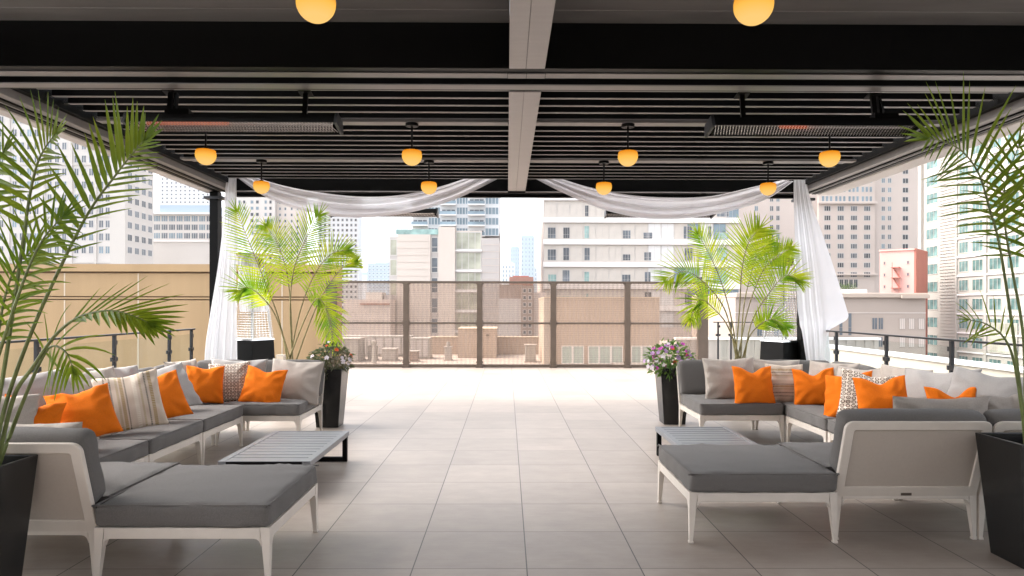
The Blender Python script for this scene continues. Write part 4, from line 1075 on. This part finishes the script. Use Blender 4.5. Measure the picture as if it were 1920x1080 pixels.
B.grid(cols(290, 14, 13.4, 8), rows(405.5, 16, 12.5, 3), (WF, M['pane_blue']), .2, 2, 0, 0, (WF, M['pane_grey']))
B.boxes('ledge', M['spandrel'], [(B.U(288), B.U(404), B.Z(456), B.Z(453), -.5, -.002)])
B.done()
B = Bld('pale_podium', 'plain pale block below the blue glass block', (PX(282, 190), 190)); B.pbox('wall', M['white_wall'], 282, 408, 455, 860, 0, 5); B.pbox('coping', M['spandrel'], 281, 409, 453.6, 455, -.3, 5); B.done()
B = Bld('dotted_tower', 'pale tower dotted with tiny windows above the blue glass block', (PX(301, 420), 420))
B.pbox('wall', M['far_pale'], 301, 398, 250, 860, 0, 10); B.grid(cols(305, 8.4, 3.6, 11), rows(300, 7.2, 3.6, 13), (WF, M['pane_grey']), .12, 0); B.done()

# centre left towers
B = Bld('apartment_tower', 'beige tower with columns of paired windows behind the far left palm', (PX(440, 260), 260))
B.pbox('wall', M['white_wall'], 440, 516, 250, 860, 0, 10); B.pbox('side_wing', M['beige_wall'], 516.4, 564, 250, 860, 2, 9)
B.grid([(447, 453), (456, 462), (470, 477), (480, 487), (496, 502), (505, 511)], rows(330, 11.6, 7.6, 20), (WF, M['pane_blue']), .2, 0, 0, 0, (WF, M['pane_dark']))
B.grid([(520, 525), (530, 535), (542, 547), (553, 558)], rows(330, 11.6, 6.6, 20), (WF, M['pane_grey']), .2, 0, 2); B.done()
B = Bld('apartment_tower', 'tall pale tower with a dense window grid left of the wind screen', (PX(597, 300), 300))
B.pbox('wall', M['far_pale'], 597, 672, 340, 860, 0, 8)
B.grid(cols(599, 8.2, 5.2, 9), rows(372, 9.6, 6, 25), (WF, M['pane_grey']), .2, 0, 0, 0, (WF, M['pane_dark'])); B.done()
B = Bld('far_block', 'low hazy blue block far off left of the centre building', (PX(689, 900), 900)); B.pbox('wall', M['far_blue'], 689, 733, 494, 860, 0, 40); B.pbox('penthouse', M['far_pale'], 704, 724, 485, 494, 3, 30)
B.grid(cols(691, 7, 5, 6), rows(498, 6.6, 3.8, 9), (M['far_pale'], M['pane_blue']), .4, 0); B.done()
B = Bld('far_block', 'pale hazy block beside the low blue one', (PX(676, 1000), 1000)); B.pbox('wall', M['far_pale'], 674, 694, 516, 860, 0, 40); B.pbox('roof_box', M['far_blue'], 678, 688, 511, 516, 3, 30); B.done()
B = Bld('low_block', 'pinkish low block with rooftop boxes behind the left screen panel', (PX(645, 110), 110)); B.pbox('wall', M['hotel_light'], 645, 732, 562, 860, 0, 6)
B.pbox('cornice', M['brick'], 676, 731, 569, 572, -.25, -.002); B.pbox('roof_box', M['white2'], 684, 714, 548, 561.9, 1, 5); B.pbox('roof_box', M['grey_wall'], 716, 730, 553, 561.9, 2, 5)
B.boxes('seam', M['beige_wall'], [(B.U(645), B.U(732), B.Z(y + 1), B.Z(y), -.06, -.002) for y in (584, 600, 616)]); B.done()

# centre building
B = Bld('hotel_block', 'beige mid rise with stepped glass bays and balconies at the centre', (PX(729, 115), 115))
B.pbox('wall', M['beige_wall'], 745, 807, 440, 900, 0, 20); B.pbox('wall', M['beige_wall'], 822, 853, 426, 900, -.2, 20)
B.pbox('side_wall', M['grey_wall'], 903, 936, 446, 900, .5, 22); B.pbox('glass_core', M['grey_wall'], 729.5, 744.8, 444, 900, .4, 20); B.pbox('glass_core', M['grey_wall'], 807.2, 821.8, 434, 900, .4, 20); B.pbox('glass_core', M['beige_wall'], 853.2, 902.8, 432, 900, .6, 20)  # grey flank is built flat, its shade put into the wall colour
B.pbox('upper_tower', M['far_pale'], 768, 936, 300, 433.9, 3, 22)
B.boxes('seam', M['hotel_light'], [(B.U(745), B.U(807), B.Z(y + .8), B.Z(y), -.05, -.001) for y in range(452, 660, 13)] + [(B.U(903), B.U(936), B.Z(y + .8), B.Z(y), .45, .499) for y in range(458, 660, 13)])
olv = (WF, M['pane_olive'])
for y0 in range(8):
    yy = 434 + y0 * 38
    B.pw(853.5, 902.5, yy, yy + 34, olv, .16, 3, .6); B.pw(730, 744.5, yy + 14, yy + 46, olv, .16, 0, .4); B.pw(807.6, 821.4, yy + 10, yy + 40, (WF, M['pane_grey']), .16, 0, .4, 1)
B.boxes('slab_edge', M['spandrel'], [(B.U(853), B.U(903), B.Z(434 + k * 38 + 37.5), B.Z(434 + k * 38 + 34.2), .2, .59) for k in range(7)])
B.pbox('roof_parapet', M['pane_teal'], 742, 822, 430, 439.9, .2, .5); B.pbox('roof_hedge', M['tree'], 748, 800, 435, 439.8, 1.5, 2.5)
for k in range(5):
    yy = 362 + k * 20 - 20
    for x0, x1, dark in ((769, 798, 1), (798.5, 823, 0), (824, 852, 1), (852.5, 876, 0), (877, 907, 1), (907.5, 935, 0)):
        if k == 4 and x0 < 820: pass
        B.pw(x0, x1, yy + (5 if dark else 1), yy + 17, (M['far_pale'], M['pane_blue'] if not dark else M['pane_grey']), .14, 2 if dark else 3, 3)
    B.boxes('balcony', M['spandrel'], [(B.U(x0), B.U(x1), B.Z(yy + 19.4), B.Z(yy + 17.4), 1.6, 2.9) for x0, x1 in ((768, 799), (823, 853), (876, 908))])
    B.boxes('balcony_rail', M['pane_blue'], [(B.U(x0), B.U(x1), B.Z(yy + 17.3), B.Z(yy + 11.5), 1.65, 1.72) for x0, x1 in ((768, 799), (823, 853), (876, 908))])
B.done()
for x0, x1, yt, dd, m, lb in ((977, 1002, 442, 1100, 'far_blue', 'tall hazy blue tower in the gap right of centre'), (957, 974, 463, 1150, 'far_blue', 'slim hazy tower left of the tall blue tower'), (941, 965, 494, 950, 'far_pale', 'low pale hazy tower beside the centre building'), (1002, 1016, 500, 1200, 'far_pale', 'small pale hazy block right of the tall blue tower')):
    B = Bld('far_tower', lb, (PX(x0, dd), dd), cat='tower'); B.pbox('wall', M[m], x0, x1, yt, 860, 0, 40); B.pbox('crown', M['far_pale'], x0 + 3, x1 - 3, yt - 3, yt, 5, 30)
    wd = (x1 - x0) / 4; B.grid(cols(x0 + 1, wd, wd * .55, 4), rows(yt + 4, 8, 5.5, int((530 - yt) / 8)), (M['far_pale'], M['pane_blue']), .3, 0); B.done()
B = Bld('brick_block', 'red brick block just above the wind screen right of centre', (PX(952, 190), 190)); B.pbox('wall', M['brick'], 955, 1000, 519, 860, 0, 15); B.pbox('roof_box', M['salmon'], 962, 992, 516.5, 518.9, 2, 9); B.done()
B = Bld('brown_block', 'brown and grey block with dark windows behind the middle screen panels', (PX(935, 105), 105))
B.pbox('wall', M['grey_wall'], 935, 977, 560, 900, 0, 14); B.pbox('upper_wall', M['brown_wall'], 936, 980, 533, 559.9, 1.5, 14); B.pbox('brick_bay', M['brown_wall'], 977.3, 1001, 536, 900, -.3, 14); B.pbox('side_wall', M['hotel'], 1001.3, 1024, 548, 900, .3, 14)
B.grid([(980, 987), (990, 997)], rows(541, 13, 8, 7), (M['grey_wall'], M['pane_dark']), .1, 0, -.3); B.done()

# office with white bands
B = Bld('office_block', 'wide office block with white bands and beige ribbon windows right of centre', (PX(1019, 125), 125))
B.pbox('wall', M['hotel_light'], 1019, 1386, 250, 900, 0, 25)
ys = [334, 375.5, 417, 458, 500, 541, 582]
for yb in ys:
    B.pbox('spandrel', M['spandrel'], 1018, 1387, yb - 9, yb + 0.5, -.5, -.001, bevel=.03)
    n = 15; wpx = 367 / n
    for k in range(n):
        x0 = 1019.6 + k * wpx
        c = random.random()
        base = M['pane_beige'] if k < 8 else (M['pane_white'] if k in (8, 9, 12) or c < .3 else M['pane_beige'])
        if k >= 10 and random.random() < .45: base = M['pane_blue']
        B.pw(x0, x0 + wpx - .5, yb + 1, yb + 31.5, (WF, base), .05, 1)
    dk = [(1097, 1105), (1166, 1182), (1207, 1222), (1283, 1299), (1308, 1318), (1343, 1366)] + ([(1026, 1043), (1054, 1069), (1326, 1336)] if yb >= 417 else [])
    for x0, x1 in dk:   # dark panes stand in for reflections in the ribbon glass
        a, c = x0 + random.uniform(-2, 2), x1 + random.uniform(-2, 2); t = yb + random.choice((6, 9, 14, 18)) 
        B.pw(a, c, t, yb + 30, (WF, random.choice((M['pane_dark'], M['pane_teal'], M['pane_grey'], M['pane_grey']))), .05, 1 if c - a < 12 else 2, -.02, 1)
B.done()
# warm grey hotel, right
B = Bld('grand_hotel', 'tall warm grey hotel with regular windows behind the right curtain', (PX(1387, 170), 170))
B.pbox('wall', M['hotel'], 1387, 1536, 100, 900, .8, 30); B.pbox('centre_bay', M['hotel_light'], 1536.3, 1642, 100, 900, -.2, 30); B.pbox('wall', M['hotel'], 1642.3, 1734, 100, 900, .4, 30)
B.pbox('cornice', M['hotel_light'], 1534, 1644, 377, 381, -.9, -.21, bevel=.05); B.pbox('cornice', M['hotel_light'], 1534, 1644, 512, 515, -.9, -.21, bevel=.05)
wp = (WF, M['pane_grey']); wd = (WF, M['pane_dark'])
B.grid(cols(1545.5, 25, 13.5, 4), rows(384, 17.7, 11, 8), wp, .17, 2, -.2, 0, wd)
B.grid([(x + a, x + a + 6) for x in (1541, 1566, 1591, 1616) for a in (0, 7.5, 15)], rows(277, 17.7, 11, 6), (WF, M['pane_blue']), .12, 0, -.2)
B.grid([(1656, 1664), (1668, 1676)], rows(242, 17.7, 10.5, 16), wp, .15, 1, .4, 0, (WF, M['pane_blue'])); B.grid([(1696, 1708)], rows(242, 17.7, 11, 16), wd, .15, 1, .4)
B.grid([(1417, 1425), (1446, 1454), (1458, 1466), (1496, 1504)], rows(277, 17.7, 11, 14), wp, .15, 1, .8, 0, (WF, M['pane_blue']))
B.grid(cols(1566, 9, 8, 5), [(522, 538)], wd, .12, 1, -.2); B.done()
random.seed(9)
tr = tag(empty('rooftop_tree', P(1590, 552, 140)), 'small green tree on the roof in front of the grey hotel', 'tree'); b = MB()
b.path([(0, 0, -1.5), (0, 0, 1)], .12, 6); b.build('trunk', M['stem_far'], tr); b = MB()
for i in range(420):
    v = Vector((random.gauss(0, .9), random.gauss(0, .6), 1.2 + random.gauss(0, .55))); leaflet(b, v, Vector((random.uniform(-1, 1), random.uniform(-1, 1), random.uniform(-.5, 1))), Vector((0, -.5, 1)), .4, .12, .3, 2)
b.build('crown', M['tree'], tr)
B = Bld('pink_building', 'pink building with a red fire escape right of the grey hotel', (PX(1652, 118), 118), R(-42))
B.pbox('wall', M['pink'], 1652, 1717, 470, 900, 0, 8.8); ue = B.U(1717); B.box('side_wall', M['salmon'], ue + .002, ue + .3, -30, B.Z(467), .02, 9); B.pbox('coping', M['pink'], 1651, 1718, 467, 470, -.2, 8)  # side wall's deeper tone is its shade, put into the colour
B.grid([(1659, 1663), (1703, 1708)], rows(489, 22, 6.5, 3), (M['pink'], M['pane_grey']), .06, 0)
fe = []
for k in range(3): fe.append((B.U(1676), B.U(1692), B.Z(502 + k * 19), B.Z(500.8 + k * 19), -1.1, -.05))
fe += [(B.U(1678), B.U(1679), B.Z(548), B.Z(492), -1.1, -1.0), (B.U(1691), B.U(1692), B.Z(548), B.Z(500), -1.1, -1.0)]
fo = MB()
for u0, u1, z0, z1, y0, y1 in fe: fo.box(u0, y0, z0 + 30, u1, y1, z1 + 30)
for k in range(2):
    a = Vector((B.U(1679), -.6, B.Z(501 + k * 19) + 30)); c = Vector((B.U(1691), -.6, B.Z(519 + k * 19) + 30)); fo.path([a, c], .12, 4)
fo.build('fire_escape', M['salmon'], B.r); B.done()
B = Bld('stone_podium', 'low beige stone building with cornice and louvred windows beyond the right railing', (PX(1380, 85), 85))
B.pbox('wall', M['podium'], 1380, 1739, 557, 900, 0, 20); B.pbox('cornice', M['podium_trim'], 1379, 1740, 548, 556.9, -.5, 20, bevel=.08); B.pbox('groove', M['hotel'], 1380, 1739, 584.5, 586, -.06, -.001); B.pbox('cornice', M['podium_trim'], 1688, 1740, 552, 558, -.75, -.51)
for x in (1640, 1651): B.pw(x - 2 - (1 if x < 1645 else 0), x + 8, 594, 617, (WW, M['pane_grey']), .06, 1)
for x in (1689, 1706.5, 1725): B.pw(x, x + 11.5, 595, 616.5, (WW, M['hotel']), .06, 2)
for x in (1575, 1592): B.pw(x, x + 7.5, 585.5, 628, (WW, M['pane_grey']), .05, 0, 0, 1)
for x in (1640, 1651): B.pw(x - 3, x + 7.5, 630, 650, (WW, M['pane_grey']), .06, 1)
for x in (1689, 1706.5, 1725): B.pw(x, x + 11.5, 629, 650, (WW, M['hotel']), .06, 2)
for x in (1420, 1452, 1530): B.pw(x, x + 11, 596, 630, (WW, M['pane_grey']), .06, 1)
B.pbox('roof_wall', M['spandrel'], 1618, 1652, 540, 547.9, 3, 6); B.done()

# ivory building at the right, its face running along the view
Xf = 77.5; ya, yb_ = 128.5, 88.0
B = Bld('ivory_building', 'ivory building with teal windows filling the right edge', (Xf, ya), -PI / 2)
B.box('wall', M['ivory'], 0, ya - yb_, -30, 75, 0, 30)
def uat(x): return ya - Xf * F / (x - VX)
fh = 3.22; z00 = PZ(603, 124.5)
B.box('end_pier', M['ivory'], -.6, .35, -30, 75, -.5, -.002)
pr = (M['ivory'], M['pane_sea'])
for k in range(-3, 13):
    z = z00 + k * fh
    for x0, x1 in ((1740, 1762), (1802, 1820), (1827, 1848), (1859, 1883), (1893, 1917)):
        if k == -1 and x0 == 1859: continue
        B.w(uat(x0), uat(x1), z - 1.0, z + 1.0, pr, .13, 2, 0)
B.w(uat(1861), uat(1915), z00 - 1.3 - fh, z00 + .3, (M['ivory'], M['pane_olive']), .14, 6, -.15, 1)
B.boxes('clapboard', M['ivory'], [(uat(1766), uat(1796), z, z + .36, -.12, -.002) for z in [-12 + .56 * k for k in range(100)]])
B.boxes('string_course', M['spandrel'], [(uat(1798), uat(1925), z00 + k * fh + 1.5, z00 + k * fh + 1.72, -.2, -.002) for k in range(-3, 12)])
B.boxes('pilaster', M['ivory'], [(uat(a), uat(c), -20, 70, -.25, -.003) for a, c in ((1797, 1800), (1851, 1856))])
B.done()

# neighbour roof at the right: parapet and white roof
tag(MB().box(5.0, -4, -1.35, 9.2, 40, -1.25).build('roof', M['roof_white']), kind='structure')
pw_ = tag(empty('parapet_wall', (9.3, 18, -1.3)), 'cream parapet wall beyond the right railing', 'parapet'); b = MB()
b.box(9.2, 2, -20, 9.6, 24, .22); b.build('wall', M['cream'], pw_, world=True)
b = MB(); b.box(9.15, 2, .221, 9.66, 24, .28); b.build('coping', M['spandrel'], pw_, world=True, bevel=.01)
for y in (9.6, 11.0, 12.4): MB().box(9.185, y, -.36, 9.199, y + .75, -.30).build('slot', M['tan_dark'], pw_, world=True)
pk = tag(empty('roof_ledge', (5.6, 8, -1.25)), 'white capped ledge low beyond the right railing', 'ledge'); b = MB()
b.box(5.4, 1, -1.249, 5.9, 15.3, -.42); b.build('ledge_wall', M['cream'], pk, world=True); MB().box(5.36, .9, -.419, 5.96, 15.35, -.36).build('cap', M['roof_white'], pk, world=True, bevel=.01)
ww = tag(empty('white_fence', (8, 24, -1.25)), 'white ribbed screen wall beyond the far right palm', 'screen wall'); b = MB()
for k in range(44): b.box(5.9 + k * .16, 24 - (.03 if k % 2 else 0), -1.24, 5.9 + k * .16 + .158, 24.15, .25)
b.build('panel', M['roof_white'], ww, world=True); MB().box(5.85, 23.93, .251, 13, 24.2, .33).build('cap', M['spandrel'], ww, world=True)

# roof beyond the wind screen
ZR = -1.5
tag(MB().box(-16, 16.4, -29, 18, 60, ZR).build('roof_terrace', M['roofing']), kind='structure')
pa = tag(empty('roof_parapet', (-2, 42, ZR)), 'low peach parapet at the back of the roof beyond the screen', 'parapet')
MB().box(PX(806, 42), 42, ZR + .002, PX(1024, 42), 42.4, PZ(633, 42)).build('wall', M['tan2'], pa, world=True)
MB().box(PX(804, 42), 41.94, PZ(633, 42) + .001, PX(1025, 42), 42.45, PZ(631, 42)).build('coping', M['tan_light'], pa, world=True)
sh = tag(empty('roof_shed', (PX(894, 39), 39, ZR)), 'square peach stair shed on the roof behind the screen', 'shed')
MB().box(PX(859, 39), 39, ZR + .002, PX(931, 39), 41.9, PZ(617, 39)).build('wall', M['tan2'], sh, world=True)
MB().box(PX(858, 39), 38.95, PZ(617, 39) + .001, PX(932, 39), 41.95, PZ(615.5, 39)).build('coping', M['tan_light'], sh, world=True)
MB().box(PX(912, 39), 38.9, PZ(630, 39), PX(917, 39), 38.999, PZ(627, 39)).build('lamp', M['bronze'], sh, world=True)
pd = 33.0
pt = tag(empty('penthouse', (PX(1130, pd), pd, ZR)), 'peach penthouse with pale green windows behind the right screen panels', 'penthouse')
MB().box(PX(1021, pd), pd, ZR + .002, PX(1237, pd), pd + 6, PZ(558.5, pd)).build('wall', M['tan2'], pt, world=True)
MB().box(PX(1020, pd), pd - .06, PZ(558.5, pd) + .001, PX(1238, pd), pd + 6.05, PZ(556.5, pd)).build('coping', M['tan_light'], pt, world=True)
MB().box(PX(1020, pd), pd - .08, ZR + .003, PX(1031, pd), pd - .001, PZ(559, pd)).build('sunlit_side', M['cream'], pt, world=True)  # paler strip stands for the sunlit left side, painted on the front
for x0, x1 in ((1053, 1073.5), (1074, 1095), (1103, 1123.5), (1124, 1145.5), (1146, 1168), (1184, 1203), (1203.5, 1222)):
    o = win_mesh(MB(), 0, PX(x1, pd) - PX(x0, pd), 0, PZ(648, pd) - PZ(682, pd), .035, 0, 0).build('window', [M['spandrel'], M['pane_mint']], pt)
    o.location = Vector((PX(x0, pd), pd, PZ(682, pd))) - pt.location
random.seed(4)
def roof_unit(label, x0, x1, yt, d, depth, m, kind):
    r = tag(empty('roof_unit', (PX((x0 + x1) / 2, d), d, ZR)), label, 'roof unit', 'machines on the roof beyond the screen')
    w, h = PX(x1, d) - PX(x0, d), PZ(yt, d) - ZR
    b = MB(); b.box(-w / 2, 0, .06, w / 2, depth, h); b.build('casing', M[m], r, bevel=.03)
    b = MB(); b.box(-w / 2 - .05, -.03, .0, w / 2 + .05, depth + .03, .058); b.build('kerb', M['roofing'], r)
    b = MB(); n = max(3, int(w / .5))
    if kind == 'grille':
        for k in range(n): b.box(-w / 2 + .06 + k * (w - .1) / n, -.025, .16, -w / 2 + .06 + (k + .8) * (w - .1) / n, -.001, h - .12)
        b.build('grille', M['grey_wall'], r)
    else:
        b.box(-w / 2 - .04, -.04, h + .001, w / 2 + .04, depth + .04, h + .05); b.build('lid', M['roof_white'], r)
    if kind == 'fan':
        f = MB(); f.lathe(0, depth / 2, [(.0, h + .3), (w * .3, h + .3), (w * .33, h + .06)], 14); f.build('fan_hood', M['grey_duct'], r)
roof_unit('long grey duct wall at the left of the roof beyond the screen', 640, 772, 630, 40, 1.2, 'grey_duct', 'grille')
roof_unit('pale topped air unit at the left end of the roof', 628, 672, 637, 36, 1.8, 'grey_duct', 'lid')
roof_unit('grey louvred cabinet left of the peach shed', 768, 806, 634, 38, 1.4, 'grey_duct', 'grille')
roof_unit('low pale vent box in front of the long duct wall', 716, 742, 656, 36.5, 1.0, 'roof_white', 'lid')
roof_unit('small pale roof vent left of the peach shed', 834, 846, 652, 37, .5, 'roof_white', 'fan')
roof_unit('small air unit near the peach penthouse', 985, 1005, 648, 36, .7, 'grey_duct', 'lid')
roof_unit('little dark box on the roof near the left screen post', 690, 706, 650, 37.2, .5, 'grey_duct', 'fan')
roof_unit('brownish low box right of the left screen post', 768, 784, 660, 36, .6, 'brown_wall', 'lid')
ms = tag(empty('roof_mast', (PX(702, 35.2), 35.2, ZR)), 'slim grey mast on the roof behind the left screen panel', 'mast'); MB().path([(0, 0, 0), (0, 0, 1.0)], [.13, .09], 8).build('pole', M['grey_duct'], ms); MB().lathe(0, 0, [(0, 1.0), (.14, 1.0), (.14, 1.14), (0, 1.18)], 10).build('cap', M['grey_duct'], ms)

# ------------------------------------------------------------------ air
hz = MB().box(-3000, -120, -31, 3000, 2600, 240).build('haze', bpy.data.materials.new('air')); tag(hz, kind='stuff')
hm = hz.data.materials[0]; hm.use_nodes = True; ht = hm.node_tree; ht.nodes.clear()
ho = ht.nodes.new('ShaderNodeOutputMaterial'); hv = ht.nodes.new('ShaderNodeVolumePrincipled')
hv.inputs['Color'].default_value = (.93, .96, 1, 1); hv.inputs['Density'].default_value = HAZE; hv.inputs['Anisotropy'].default_value = .2
ht.links.new(hv.outputs[0], ho.inputs['Volume'])

# ------------------------------------------------------------------ camera, sky, sun
cam = bpy.data.cameras.new('camera'); co = bpy.data.objects.new('camera', cam); COL.objects.link(co)
cam.sensor_width = 36; cam.lens = 36 * F / 1920; cam.shift_y = (VY - 540) / 1920; cam.clip_end = 9000; cam.clip_start = .05
yaw, roll = math.atan(9.5 / F), R(.11)
co.matrix_world = Matrix.Translation((0, 0, EYE)) @ Matrix.Rotation(-yaw, 4, 'Z') @ Matrix.Rotation(R(90), 4, 'X') @ Matrix.Rotation(roll, 4, 'Z')
SC.camera = co
sd = Vector((-.60, .10, .77)).normalized()
el, rot = math.asin(sd.z), math.atan2(sd.x, sd.y)
W = bpy.data.worlds.new('World'); SC.world = W; W.use_nodes = True; nt = W.node_tree; bg = nt.nodes['Background']
sky = nt.nodes.new('ShaderNodeTexSky'); sky.sky_type = 'NISHITA'; sky.sun_disc = False; sky.sun_elevation = el; sky.sun_rotation = rot
sky.dust_density = 4.0; sky.air_density = 1.0; sky.ozone_density = 1.0
hs = nt.nodes.new('ShaderNodeHueSaturation'); hs.inputs['Saturation'].default_value = .28
nt.links.new(sky.outputs[0], hs.inputs['Color']); nt.links.new(hs.outputs[0], bg.inputs[0]); bg.inputs[1].default_value = .145
sun = bpy.data.lights.new('sun', 'SUN'); sun.energy = .5; sun.angle = R(35); sun.color = (1, .95, .88)
so = bpy.data.objects.new('sun', sun); COL.objects.link(so); so.rotation_mode = 'QUATERNION'; so.rotation_quaternion = sd.to_track_quat('Z', 'Y')
SC.view_settings.view_transform = 'Standard'; SC.view_settings.look = 'None'; SC.view_settings.exposure = 2.42; SC.view_settings.gamma = 1
SC.cycles.max_bounces = 10; SC.cycles.diffuse_bounces = 5; SC.cycles.transparent_max_bounces = 24; SC.cycles.use_denoising = True
